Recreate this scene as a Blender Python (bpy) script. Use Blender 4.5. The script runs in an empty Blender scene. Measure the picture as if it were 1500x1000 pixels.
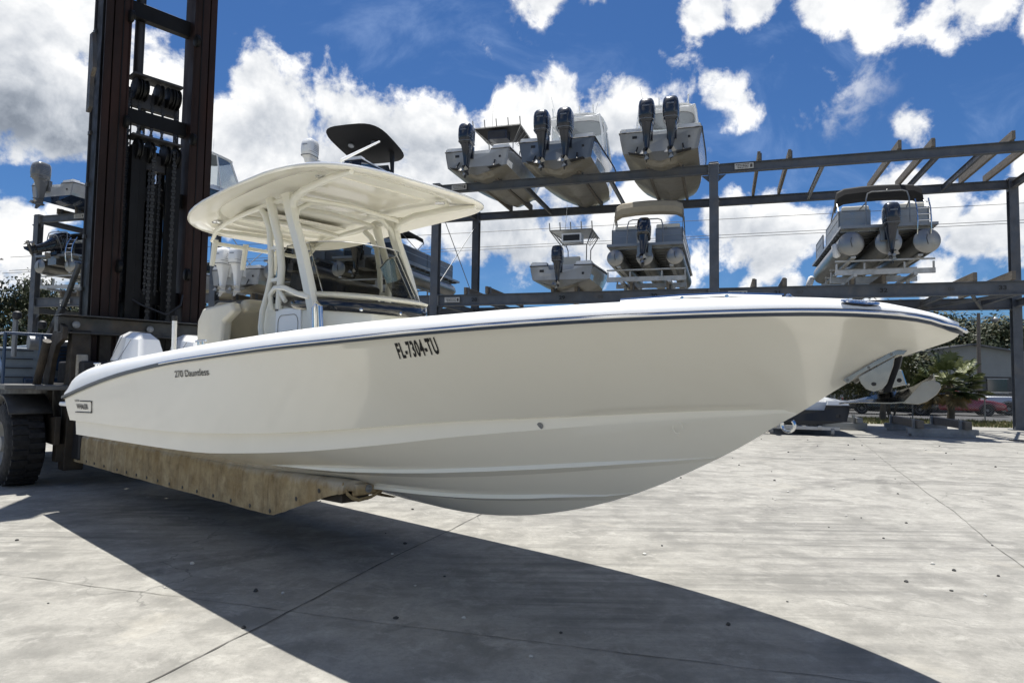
import bpy, bmesh, math, random
from mathutils import Vector, Matrix
random.seed(7)
R = math.radians
scene = bpy.context.scene
# ------------------------------------------------------------------ camera
CAMZ = 1.45
_p, _r = math.atan(.06), math.atan(.015)
cf = Vector((0, math.cos(_p), math.sin(_p)))
_r0 = Vector((1, 0, 0)); _u0 = Vector((0, -math.sin(_p), math.cos(_p)))
crt = math.cos(_r)*_r0 + math.sin(_r)*_u0
cup = -math.sin(_r)*_r0 + math.cos(_r)*_u0
cd = bpy.data.cameras.new('camera'); cam = bpy.data.objects.new('camera', cd)
scene.collection.objects.link(cam); scene.camera = cam
cd.sensor_width = 36; cd.lens = 24; cd.clip_start = .05; cd.clip_end = 3000
m = Matrix((crt, cup, -cf)).transposed().to_4x4(); m.translation = (0, 0, CAMZ); cam.matrix_world = m
scene.render.resolution_x = 1024; scene.render.resolution_y = 682
def pxdir(x, y):
    d = cf + crt*((x-750)/1000) - cup*((y-500)/1000); return d.normalized()
# ------------------------------------------------------------------ sun and sky
SUN_EL = R(74); SUN_AZ = math.atan2(-.13, .454)      # direction TO the sun, measured from +Y towards +X
sun_dir = Vector((math.sin(SUN_AZ)*math.cos(SUN_EL), math.cos(SUN_AZ)*math.cos(SUN_EL), math.sin(SUN_EL)))
sl = bpy.data.lights.new('sun', 'SUN'); sl.energy = 4.6; sl.angle = R(.53); sl.color = (1, .965, .9)
so = bpy.data.objects.new('sun', sl); scene.collection.objects.link(so)
so.rotation_mode = 'QUATERNION'; so.rotation_quaternion = sun_dir.to_track_quat('Z', 'Y')
scene.view_settings.view_transform = 'Standard'; scene.view_settings.look = 'None'
scene.view_settings.exposure = 0.66; scene.view_settings.gamma = 1
scene.cycles.max_bounces = 8; scene.cycles.glossy_bounces = 4; scene.cycles.transparent_max_bounces = 12
scene.cycles.sample_clamp_indirect = 6

class NT:
    """tiny node helper"""
    def __init__(s, tree): s.t = tree; s.n = tree.nodes; s.l = tree.links
    def add(s, typ, **kw):
        n = s.n.new(typ)
        for k, v in kw.items():
            if k == 'inp':
                for a, b in v.items():
                    if hasattr(b, 'is_linked') or isinstance(b, bpy.types.NodeSocket): s.l.new(b, n.inputs[a])
                    else: n.inputs[a].default_value = b
            else: setattr(n, k, v)
        return n
    def math(s, op, a, b=None, clamp=False):
        n = s.n.new('ShaderNodeMath'); n.operation = op; n.use_clamp = clamp
        for i, q in enumerate((a, b)):
            if q is None: continue
            if isinstance(q, bpy.types.NodeSocket): s.l.new(q, n.inputs[i])
            else: n.inputs[i].default_value = q
        return n.outputs[0]
    def rng(s, v, a, b, c=0, d=1, smooth=False):
        n = s.n.new('ShaderNodeMapRange'); n.interpolation_type = 'SMOOTHSTEP' if smooth else 'LINEAR'
        s.l.new(v, n.inputs['Value'])
        for k, q in (('From Min', a), ('From Max', b), ('To Min', c), ('To Max', d)): n.inputs[k].default_value = q
        return n.outputs['Result']
    def mix(s, f, a, b, typ='MIX'):
        n = s.n.new('ShaderNodeMix'); n.data_type = 'RGBA'; n.blend_type = typ
        for k, q in ((0, f), (6, a), (7, b)):
            if isinstance(q, bpy.types.NodeSocket): s.l.new(q, n.inputs[k])
            elif k == 0: n.inputs[k].default_value = q
            else: n.inputs[k].default_value = (*q, 1) if len(q) == 3 else q
        return n.outputs[2]
    def noise(s, vec, scale, detail=5, rough=.55, dist=0):
        n = s.n.new('ShaderNodeTexNoise'); n.inputs['Scale'].default_value = scale
        n.inputs['Detail'].default_value = detail; n.inputs['Roughness'].default_value = rough
        n.inputs['Distortion'].default_value = dist
        if vec is not None: s.l.new(vec, n.inputs['Vector'])
        return n.outputs['Fac']

W = bpy.data.worlds.new('World'); scene.world = W; W.use_nodes = True
wt = NT(W.node_tree); W.node_tree.nodes.clear()
sky = wt.add('ShaderNodeTexSky', sky_type='NISHITA', sun_disc=False, sun_elevation=SUN_EL, sun_rotation=SUN_AZ,
             altitude=0, air_density=1.0, dust_density=.35, ozone_density=2.6)
tc = wt.add('ShaderNodeTexCoord')
D = tc.outputs['Generated']
# clouds: (pixel of the photograph -> a direction in the sky, angular radius in px, strength)
BL = [(60,40,115,1),(165,70,90,1),(215,110,75,1),(20,120,120,1),(120,150,90,1),(40,170,80,.9),(255,115,40,.8),(-120,60,160,1),(90,190,50,.8),(275,170,50,.7),
      (385,135,45,1),(420,175,75,1),(500,165,62,1),(560,200,75,1),(615,190,55,1),(655,215,50,1),(345,215,70,1),(330,270,60,.9),(470,260,90,1),(600,270,80,1),(690,250,50,.7),
      (760,160,38,1),(820,175,60,1),(890,185,60,1),(955,215,50,.9),(740,215,60,.9),(840,250,80,.9),(940,270,60,.8),(700,330,70,.8),(790,330,80,.8),(880,340,70,.7),(760,400,60,.55),
      (795,-8,30,.6),(870,-14,28,.5),(1035,14,36,.9),(1095,8,38,.9),(1210,6,42,.9),(1290,12,42,.95),(1365,26,34,.8),(1390,55,24,.6),(1450,6,46,.95),(1550,20,60,.9),(1230,42,18,.5),
      (1068,135,32,.95),(1088,160,34,.95),(1050,118,20,.7),(858,88,26,.42),(850,112,24,.40),(1345,190,30,.62),(1425,182,18,.15),(1495,240,22,.7),
      (1070,345,55,.95),(1130,350,55,.95),(1180,330,36,.8),(1030,370,45,.8),(1230,380,50,.5),
      (1310,275,34,.95),(1360,320,55,1),(1425,340,50,.95),(1480,355,50,.95),(1550,300,70,.9),(1370,400,48,.8),(1450,400,40,.5),(1310,330,50,.6),
      (20,330,50,.95),(90,300,30,.7),(45,390,50,.6),(-40,340,60,.9),(1160,412,20,.6),(1095,415,22,.6),(1260,440,50,.6),(700,70,60,.12),(660,120,50,.14),(1010,100,60,.15),(1200,110,80,.12)]
acc = None
for (x, y, r, st) in BL:
    d = pxdir(x, y)
    dot = wt.add('ShaderNodeVectorMath', operation='DISTANCE', inp={0: D, 1: tuple(d)})
    rr = r/1000/(1+((x-750)/1000)**2*.8)
    v = wt.rng(dot.outputs['Value'], rr*1.9, rr*.15, 0, st, True)
    acc = v if acc is None else wt.math('MAXIMUM', acc, v)
# scattered cloud elsewhere in the sky dome (behind and above the camera)
n0 = wt.noise(D, 3.0, 5, .6)
front = wt.add('ShaderNodeVectorMath', operation='DOT_PRODUCT', inp={0: D, 1: tuple(cf)}).outputs['Value']
back = wt.rng(front, .72, .55, 0, 1)
acc = wt.math('MAXIMUM', acc, wt.math('MULTIPLY', back, wt.rng(n0, .51, .62, 0, 1, True)))
sh = wt.add('ShaderNodeVectorMath', operation='ADD', inp={0: D, 1: (0, 0, .018)}).outputs[0]
nA = wt.noise(D, 7.5, 9, .58, .2); nB = wt.noise(sh, 7.5, 9, .50, .2)
nS = wt.noise(D, 26, 8, .62, .3)
def dens(n, extra=True):
    q = wt.math('ADD', wt.math('MULTIPLY', acc, 1.0), wt.math('MULTIPLY', wt.math('SUBTRACT', n, .5), 2.7))
    return wt.math('ADD', q, wt.math('MULTIPLY', wt.math('SUBTRACT', nS, .5), 1.1))
dA = dens(nA)
alpha = wt.rng(dA, .33, .72, 0, 1, True)
alpha = wt.math('MULTIPLY', alpha, wt.rng(acc, .02, .16, 0, 1))
# cirrus veil
sv = wt.add('ShaderNodeVectorMath', operation='MULTIPLY', inp={0: D, 1: (3, 9, 5)}).outputs[0]
veil = wt.math('MULTIPLY', wt.rng(wt.noise(sv, 1.6, 7, .6, .6), .5, .8, 0, .30, True), 1.0)
relief = wt.math('SUBTRACT', nA, nB)            # rises where a billow faces the light
thick = wt.rng(dA, .6, 1.7, 0, 1)
# grey bellies of the biggest clouds
GB = [(20,150,90,.7),(100,185,70,.7),(400,215,60,.45),(520,250,90,.6),(640,260,70,.5),(-80,150,120,.7),(860,225,60,.35),(1120,365,50,.35),(1400,375,60,.35),(790,350,90,.4)]
g = None
for (x, y, r, st) in GB:
    d = pxdir(x, y)
    dot = wt.add('ShaderNodeVectorMath', operation='DISTANCE', inp={0: D, 1: tuple(d)})
    rr = r/1000/(1+((x-750)/1000)**2*.8)
    v = wt.rng(dot.outputs['Value'], rr*1.5, rr*.2, 0, st, True)
    g = v if g is None else wt.math('MAXIMUM', g, v)
nG = wt.noise(D, 14, 6, .6, .4)
gray = wt.math('MULTIPLY', g, wt.rng(nG, .3, .6, .35, 1))
bright = wt.math('ADD', wt.rng(relief, -.10, .10, .74, 1.08), wt.math('MULTIPLY', gray, -.60))
bright = wt.math('MULTIPLY', bright, wt.rng(thick, 0, 1, 1.0, .93))
bright = wt.math('MAXIMUM', bright, .24)
CL = wt.mix(wt.rng(bright, .3, 1.0), (.62, .72, .88), (1, .995, .98))
clcol = wt.add('ShaderNodeVectorMath', operation='SCALE', inp={0: CL, 'Scale': wt.math('MULTIPLY', bright, 11.8)}).outputs[0]
skc = wt.add('ShaderNodeVectorMath', operation='MULTIPLY', inp={0: sky.outputs[0], 1: (.36, .60, .90)}).outputs[0]
c1 = wt.mix(veil, skc, (5.5, 7.2, 10.5))
c2 = wt.mix(alpha, c1, clcol)
bg = wt.add('ShaderNodeBackground', inp={'Color': c2, 'Strength': .062})
wo = wt.add('ShaderNodeOutputWorld'); wt.l.new(bg.outputs[0], wo.inputs[0])

# ------------------------------------------------------------------ materials
MATS = {}
def mat(name, col, rough=.5, metal=0, coat=0, var=0, vscale=3, bump=0, bscale=30, alpha=1, trans=0, dirt=None, dscale=2, damt=.5, spec=.5, emit=0, stretch=None, translucent=False):
    if name in MATS: return MATS[name]
    M = bpy.data.materials.new(name); M.use_nodes = True; t = NT(M.node_tree)
    b = t.n['Principled BSDF']; b.inputs['Base Color'].default_value = (*col, 1)
    b.inputs['Roughness'].default_value = rough; b.inputs['Metallic'].default_value = metal
    b.inputs['Specular IOR Level'].default_value = spec
    if coat: b.inputs['Coat Weight'].default_value = coat; b.inputs['Coat Roughness'].default_value = .04
    if trans: b.inputs['Transmission Weight'].default_value = trans
    if alpha < 1: b.inputs['Alpha'].default_value = alpha
    o = t.add('ShaderNodeTexCoord').outputs['Object']
    if stretch: o = t.add('ShaderNodeVectorMath', operation='MULTIPLY', inp={0: o, 1: stretch}).outputs[0]
    c = None
    if var:
        f = t.rng(t.noise(o, vscale, 6, .6), .3, .7, 0, 1)
        c = t.mix(f, tuple(q*(1-var) for q in col), tuple(min(1, q*(1+var)) for q in col))
    if dirt:
        f = t.rng(t.noise(o, dscale, 8, .65, .3), .48, .68, 0, damt)
        c = t.mix(f, c if c is not None else col, dirt)
    if c is not None: t.l.new(c, b.inputs['Base Color'])
    if bump:
        bp = t.add('ShaderNodeBump', inp={'Height': t.noise(o, bscale, 4, .6), 'Strength': bump, 'Distance': .02})
        t.l.new(bp.outputs[0], b.inputs['Normal'])
    if (var or dirt) and rough > .1:
        t.l.new(t.rng(t.noise(o, vscale*2.3, 4), .3, .7, rough*.8, min(1, rough*1.25)), b.inputs['Roughness'])
    MATS[name] = M; return M
gel = mat('cream_gelcoat', (.88, .85, .745), .16, coat=.7, var=.012, vscale=1.2, spec=.5, bump=.05, bscale=1.6, dirt=(.62, .57, .44), dscale=.9, damt=.12)
gelw = mat('white_deck_gelcoat', (.89, .89, .87), .35, coat=.2, var=.02, vscale=6)
nonsk = mat('cream_cockpit_gelcoat', (.82, .80, .70), .4, var=.03, vscale=5)
creamp = mat('cream_powder_coat', (.82, .80, .70), .3, coat=.3)
vinyl = mat('tan_vinyl', (.42, .38, .29), .45, bump=.1, bscale=60, var=.05)
vinylw = mat('ivory_vinyl', (.66, .62, .52), .45, var=.04)
blackg = mat('black_gloss', (.012, .013, .016), .12, coat=.5)
blackm = mat('black_matte', (.02, .02, .022), .55, var=.2)
chrome = mat('stainless', (.74, .75, .76), .12, metal=1)
polst = mat('polished_stainless', (.28, .28, .275), .14, metal=1, var=.05, vscale=9)
darkrub = mat('rub_rail_blue_black', (.035, .045, .065), .35)
glass = None
def mk_glass(name, tint, alpha):
    M = bpy.data.materials.new(name); M.use_nodes = True; t = NT(M.node_tree); t.n.clear()
    tr = t.add('ShaderNodeBsdfTransparent', inp={'Color': (*tint, 1)}); gl = t.add('ShaderNodeBsdfGlossy', inp={'Roughness': .02, 'Color': (.9, .9, .9, 1)})
    fr = t.add('ShaderNodeFresnel', inp={'IOR': 1.3})
    mx = t.add('ShaderNodeMixShader'); t.l.new(t.math('MULTIPLY', fr.outputs[0], .35), mx.inputs[0]); t.l.new(tr.outputs[0], mx.inputs[1]); t.l.new(gl.outputs[0], mx.inputs[2])
    o = t.add('ShaderNodeOutputMaterial'); t.l.new(mx.outputs[0], o.inputs[0]); MATS[name] = M; return M
wsglass = mk_glass('smoked_windshield', (.50, .50, .47), 1)
clearg = mk_glass('clear_acrylic', (.75, .78, .8), 1)
carglass = mat('car_glass', (.02, .025, .03), .05, coat=1)
steel = mat('rack_grey_steel', (.088, .100, .120), .5, metal=.1, var=.22, vscale=2.2, dirt=(.17, .15, .13), dscale=1.6, damt=.45, bump=.05)
steell = mat('rack_galvanised', (.25, .26, .27), .45, metal=.4, var=.18, vscale=4, dirt=(.12, .11, .1), damt=.4)
wood = mat('weathered_bunk_wood', (.16, .14, .115), .85, var=.35, vscale=5, stretch=(6, .6, 6), bump=.3, bscale=20)
alu = mat('aluminium', (.29, .29, .285), .34, metal=.85, var=.08, vscale=3, dirt=(.3, .28, .24), dscale=2, damt=.5)
aluframe = mat('cradle_aluminium', (.50, .50, .49), .45, metal=.5, var=.12, vscale=5, dirt=(.25, .22, .17), damt=.5)
mast_m = mat('mast_black_steel', (.006, .006, .006), .5, metal=.0, var=.4, vscale=3, spec=.2)
mast_r = mat('mast_rusty_channel', (.020, .0115, .0095), .6, metal=0, var=.45, vscale=3, stretch=(1, 1, .25), dirt=(.040, .016, .011), dscale=2, damt=.5, spec=.2)
greyst = mat('worn_grey_carriage_steel', (.055, .057, .057), .5, metal=.3, var=.35, vscale=5, dirt=(.12, .085, .05), dscale=3, damt=.6, bump=.1)
brownst = mat('brown_stained_steel', (.034, .028, .021), .65, metal=.1, var=.4, vscale=4, dirt=(.07, .048, .028), dscale=4, damt=.6)
rubber = mat('tyre_rubber', (.010, .010, .011), .75, var=.3, vscale=8, bump=.2)
rimw = mat('pale_rim', (.26, .26, .25), .5, var=.15)
bluep = mat('navy_blue_paint', (.02, .05, .11), .35, coat=.3, var=.15)
lblue = mat('pale_blue_panel', (.34, .40, .45), .45, var=.1)
hosebk = mat('hydraulic_hose', (.015, .015, .016), .4)
engn = mat('navy_outboard_paint', (.014, .019, .032), .25, coat=.4)
engb = mat('black_outboard_paint', (.01, .01, .012), .15, coat=.8)
engg = mat('grey_outboard_paint', (.12, .125, .13), .3, coat=.4)
engw = mat('white_outboard_paint', (.88, .88, .86), .2, coat=.7)
hullw = mat('white_hull', (.46, .475, .485), .22, coat=.5, var=.05, dirt=(.34, .31, .24), dscale=1.3, damt=.35)
hullb = mat('antifoul_tan_bottom', (.235, .22, .185), .35, coat=.2, var=.12, vscale=2, dirt=(.15, .125, .08), dscale=2, damt=.6)
hullgr = mat('blue_grey_hull', (.20, .24, .30), .15, coat=.8)
hullnavy = mat('navy_hull', (.015, .025, .05), .15, coat=.8)
hullblk = mat('black_hull', (.010, .010, .011), .4)
deckw = mat('white_deck', (.78, .79, .79), .4)
canvas_b = mat('black_canvas', (.012, .012, .013), .85, bump=.1)
canvas_t = mat('tan_canvas', (.36, .32, .25), .85, var=.08, bump=.1)
canvas_g = mat('grey_canvas', (.13, .14, .15), .8, var=.08)
greyp = mat('silver_grey_panel', (.22, .235, .255), .35, metal=.3, coat=.3)
dgreyp = mat('dark_grey_panel', (.014, .016, .024), .3, coat=.2)
txtblk = mat('black_lettering', (.008, .008, .008), .4)
txtfad = mat('faded_lettering', (.07, .065, .06), .7)
plate = mat('white_sign_plate', (.46, .46, .44), .5, var=.1, vscale=8)
# carpet wrap on forks
def mk_carpet():
    M = bpy.data.materials.new('stained_fork_carpet'); M.use_nodes = True; t = NT(M.node_tree); b = t.n['Principled BSDF']
    o = t.add('ShaderNodeTexCoord').outputs['Object']
    st = t.add('ShaderNodeVectorMath', operation='MULTIPLY', inp={0: o, 1: (1.6, 1, .9)}).outputs[0]
    n1 = t.rng(t.noise(st, 3.2, 8, .7, .4), .36, .66); n2 = t.rng(t.noise(o, 9, 8, .7), .45, .7); n3 = t.noise(o, 120, 2)
    sp = t.add('ShaderNodeSeparateXYZ', inp={0: o})
    c = t.mix(n1, (.36, .255, .125), (.56, .45, .27))
    vs = t.add('ShaderNodeVectorMath', operation='MULTIPLY', inp={0: o, 1: (9, 1, .8)}).outputs[0]
    c = t.mix(t.rng(t.noise(vs, 1.6, 6, .6), .55, .70, 0, .6), c, (.15, .10, .05))
    c = t.mix(t.math('MULTIPLY', n2, .55), c, (.12, .085, .045))
    pale = t.math('MULTIPLY', t.rng(t.math('ADD', sp.outputs['Z'], t.math('MULTIPLY', n1, .05)), .66, .72), .75)
    c = t.mix(pale, c, (.52, .50, .46))
    c = t.mix(t.math('MULTIPLY', n3, .2), c, (.1, .08, .05))
    t.l.new(c, b.inputs['Base Color']); b.inputs['Roughness'].default_value = .9
    h = t.math('ADD', t.math('MULTIPLY', t.noise(o, 150, 3), .4), t.noise(st, 5, 6, .6))
    t.l.new(t.add('ShaderNodeBump', inp={'Height': h, 'Strength': .5, 'Distance': .02}).outputs[0], b.inputs['Normal'])
    return M
carpet = mk_carpet()

# ------------------------------------------------------------------ mesh builder
class MB:
    def __init__(s): s.v = []; s.f = []; s.mi = []; s.cur = 0
    def av(s, pts):
        b = len(s.v); s.v += [tuple(p) for p in pts]; return b
    def af(s, *idx): s.f.append(tuple(idx)); s.mi.append(s.cur)
    def hexa(s, p):     # 8 points: bottom 4 ccw, top 4 ccw
        b = s.av(p)
        for q in ((0, 3, 2, 1), (4, 5, 6, 7), (0, 1, 5, 4), (1, 2, 6, 5), (2, 3, 7, 6), (3, 0, 4, 7)): s.af(*[b+i for i in q])
        return s
    def box(s, c, d, rz=0, ry=0, rx=0):
        c = Vector(c); M = Matrix.Rotation(rz, 3, 'Z') @ Matrix.Rotation(ry, 3, 'Y') @ Matrix.Rotation(rx, 3, 'X')
        h = [q/2 for q in d]
        return s.hexa([c + M @ Vector((a*h[0], b*h[1], e*h[2])) for e in (-1, 1) for a, b in ((-1, -1), (1, -1), (1, 1), (-1, 1))])
    def bar(s, p, q, w, h, up=(0, 0, 1)):   # rectangular bar; w sideways, h along up
        p = Vector(p); q = Vector(q); d = (q-p).normalized(); u = Vector(up); sd = d.cross(u)
        if sd.length < 1e-4: sd = d.cross(Vector((0, 1, 0)))
        sd.normalize(); u = sd.cross(d).normalized()
        c = [(-1, -1), (1, -1), (1, 1), (-1, 1)]
        return s.hexa([p + sd*(a*w/2) + u*(b*h/2) for a, b in c] + [q + sd*(a*w/2) + u*(b*h/2) for a, b in c])
    def ibeam(s, p, q, w, h, t=.02, up=(0, 0, 1)):
        p = Vector(p); q = Vector(q); d = (q-p).normalized(); u = Vector(up); sd = d.cross(u).normalized(); u = sd.cross(d).normalized()
        prof = [(-w/2, -h/2), (w/2, -h/2), (w/2, -h/2+t), (t/2, -h/2+t), (t/2, h/2-t), (w/2, h/2-t), (w/2, h/2), (-w/2, h/2), (-w/2, h/2-t), (-t/2, h/2-t), (-t/2, -h/2+t), (-w/2, -h/2+t)]
        r = [[e + sd*a + u*b for a, b in prof] for e in (p, q)]
        n = len(prof); b0 = s.av(r[0]); b1 = s.av(r[1])
        for i in range(n): s.af(b0+i, b0+(i+1) % n, b1+(i+1) % n, b1+i)
        for b in (b0, b1):
            for q4 in ((0, 1, 2, 11), (3, 4, 9, 10), (5, 6, 7, 8)): s.af(*[b+i for i in q4])
            s.af(b+11, b+2, b+3, b+10); s.af(b+9, b+4, b+5, b+8)
        return s
    def loft(s, rings, cap=(True, True), closed=True):
        n = len(rings[0]); bs = [s.av(r) for r in rings]
        for a, b in zip(bs, bs[1:]):
            for i in range(n if closed else n-1): s.af(a+i, a+(i+1) % n, b+(i+1) % n, b+i)
        if cap[0]: s.af(*[bs[0]+i for i in range(n)][::-1])
        if cap[1]: s.af(*[bs[-1]+i for i in range(n)])
        return s
    def tube(s, pts, r, n=8, cap=True):
        pts = [Vector(p) for p in pts]; rs = r if isinstance(r, (list, tuple)) else [r]*len(pts)
        rings = []; ref = None
        for i, p in enumerate(pts):
            d = (pts[min(i+1, len(pts)-1)] - pts[max(i-1, 0)]).normalized()
            if ref is None:
                ref = Vector((0, 0, 1)) if abs(d.z) < .9 else Vector((1, 0, 0))
            a = d.cross(ref).normalized(); b = a.cross(d).normalized(); ref = b
            rings.append([p + (a*math.cos(2*math.pi*k/n) + b*math.sin(2*math.pi*k/n))*rs[i] for k in range(n)])
        return s.loft(rings, (cap, cap))
    def lathe(s, prof, o=(0, 0, 0), axis=(0, 0, 1), n=20, cap=True):  # prof (radius, dist along axis)
        o = Vector(o); ax = Vector(axis).normalized(); a = ax.cross(Vector((0, 0, 1)) if abs(ax.z) < .9 else Vector((1, 0, 0))).normalized(); b = ax.cross(a)
        return s.loft([[o + ax*z + (a*math.cos(2*math.pi*k/n) + b*math.sin(2*math.pi*k/n))*max(r, .0005) for k in range(n)] for r, z in prof], (cap, cap))
    def prism(s, pts, ext):
        e = Vector(ext); pts = [Vector(p) for p in pts]
        return s.loft([pts, [p+e for p in pts]])
    def grid(s, rows):
        return s.loft(rows, (False, False), closed=False)
    def xf(s, M):
        s.v = [tuple(M @ Vector(p)) for p in s.v]; return s
    def build(s, name, mats, parent=None, smooth=40, bevel=0, seg=2, solid=0, subsurf=0, merge=True):
        me = bpy.data.meshes.new(name); me.from_pydata(s.v, [], s.f)
        if not isinstance(mats, (list, tuple)): mats = [mats]
        for q in mats: me.materials.append(q)
        me.polygons.foreach_set('material_index', s.mi)
        if merge:
            bm = bmesh.new(); bm.from_mesh(me); bmesh.ops.remove_doubles(bm, verts=bm.verts, dist=.00005)
            bmesh.ops.dissolve_degenerate(bm, edges=bm.edges, dist=.00002)
            bmesh.ops.recalc_face_normals(bm, faces=bm.faces); bm.to_mesh(me); bm.free()
        if smooth:
            me.polygons.foreach_set('use_smooth', [True]*len(me.polygons)); me.set_sharp_from_angle(angle=R(smooth))
        o = bpy.data.objects.new(name, me); scene.collection.objects.link(o)
        if parent: o.parent = parent
        if solid:
            q = o.modifiers.new('solid', 'SOLIDIFY'); q.thickness = solid; q.offset = 0
        if bevel:
            q = o.modifiers.new('bevel', 'BEVEL'); q.width = bevel; q.segments = seg; q.limit_method = 'ANGLE'; q.angle_limit = R(35); q.harden_normals = True
        if subsurf:
            q = o.modifiers.new('sub', 'SUBSURF'); q.levels = q.render_levels = subsurf
        return o
def thing(name, label, cat, loc=(0, 0, 0), rz=0, group=None):
    o = bpy.data.objects.new(name, None); scene.collection.objects.link(o)
    o.empty_display_size = .3
    o.location = loc; o.rotation_euler = (0, 0, rz); o['label'] = label; o['category'] = cat
    if group: o['group'] = group
    return o
def tag(o, label, cat, group=None):
    o['label'] = label; o['category'] = cat
    if group: o['group'] = group
    return o
def struct(o): o['kind'] = 'structure'; return o
def copy_tree(o, parent=None):
    c = o.copy(); scene.collection.objects.link(c); c.parent = parent
    for ch in [q for q in KIDS.get(o.name, [])] or [q for q in bpy.data.objects if q.parent == o]: copy_tree(ch, c)
    return c
KIDS = {}
def dup(root, loc, rz, label, group=None):
    c = copy_tree(root); c.location = loc; c.rotation_euler = (0, 0, rz); c['label'] = label
    if group: c['group'] = group
    return c
def text_mesh(txt, h, mt, name, parent, fmap, sx=1, bold=0, spacing=1):
    cu = bpy.data.curves.new('t', 'FONT'); cu.body = txt; cu.size = 1; cu.offset = bold; cu.space_character = spacing
    o = bpy.data.objects.new('t', cu); scene.collection.objects.link(o)
    bpy.context.view_layer.update()
    me = bpy.data.meshes.new_from_object(o.evaluated_get(bpy.context.evaluated_depsgraph_get()))
    bpy.data.objects.remove(o)
    xs = [v.co.x for v in me.vertices]; x0 = min(xs)
    k = h/.7
    for v in me.vertices: v.co = fmap((v.co.x-x0)*k*sx, v.co.y*k)
    me.name = name; me.materials.clear(); me.materials.append(mt)
    ob = bpy.data.objects.new(name, me); scene.collection.objects.link(ob); ob.parent = parent
    return ob
def lerp_tab(tab, x):
    if x <= tab[0][0]: return tab[0][1]
    for (a, b), (c, d) in zip(tab, tab[1:]):
        if x <= c: return b + (d-b)*(x-a)/(c-a)
    return tab[-1][1]
def smooth_tab(tab, x):  # catmull-rom style
    n = len(tab)
    if x <= tab[0][0]: return tab[0][1]
    if x >= tab[-1][0]: return tab[-1][1]
    for i in range(n-1):
        if x <= tab[i+1][0]:
            x0, y0 = tab[i]; x1, y1 = tab[i+1]
            m0 = (y1-tab[i-1][1])/(x1-tab[i-1][0]) if i > 0 else (y1-y0)/(x1-x0)
            m1 = (tab[i+2][1]-y0)/(tab[i+2][0]-x0) if i+2 < n else (y1-y0)/(x1-x0)
            h = x1-x0; t = (x-x0)/h
            return (2*t**3-3*t*t+1)*y0 + (t**3-2*t*t+t)*h*m0 + (3*t*t-2*t**3)*y1 + (t**3-t*t)*h*m1

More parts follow.
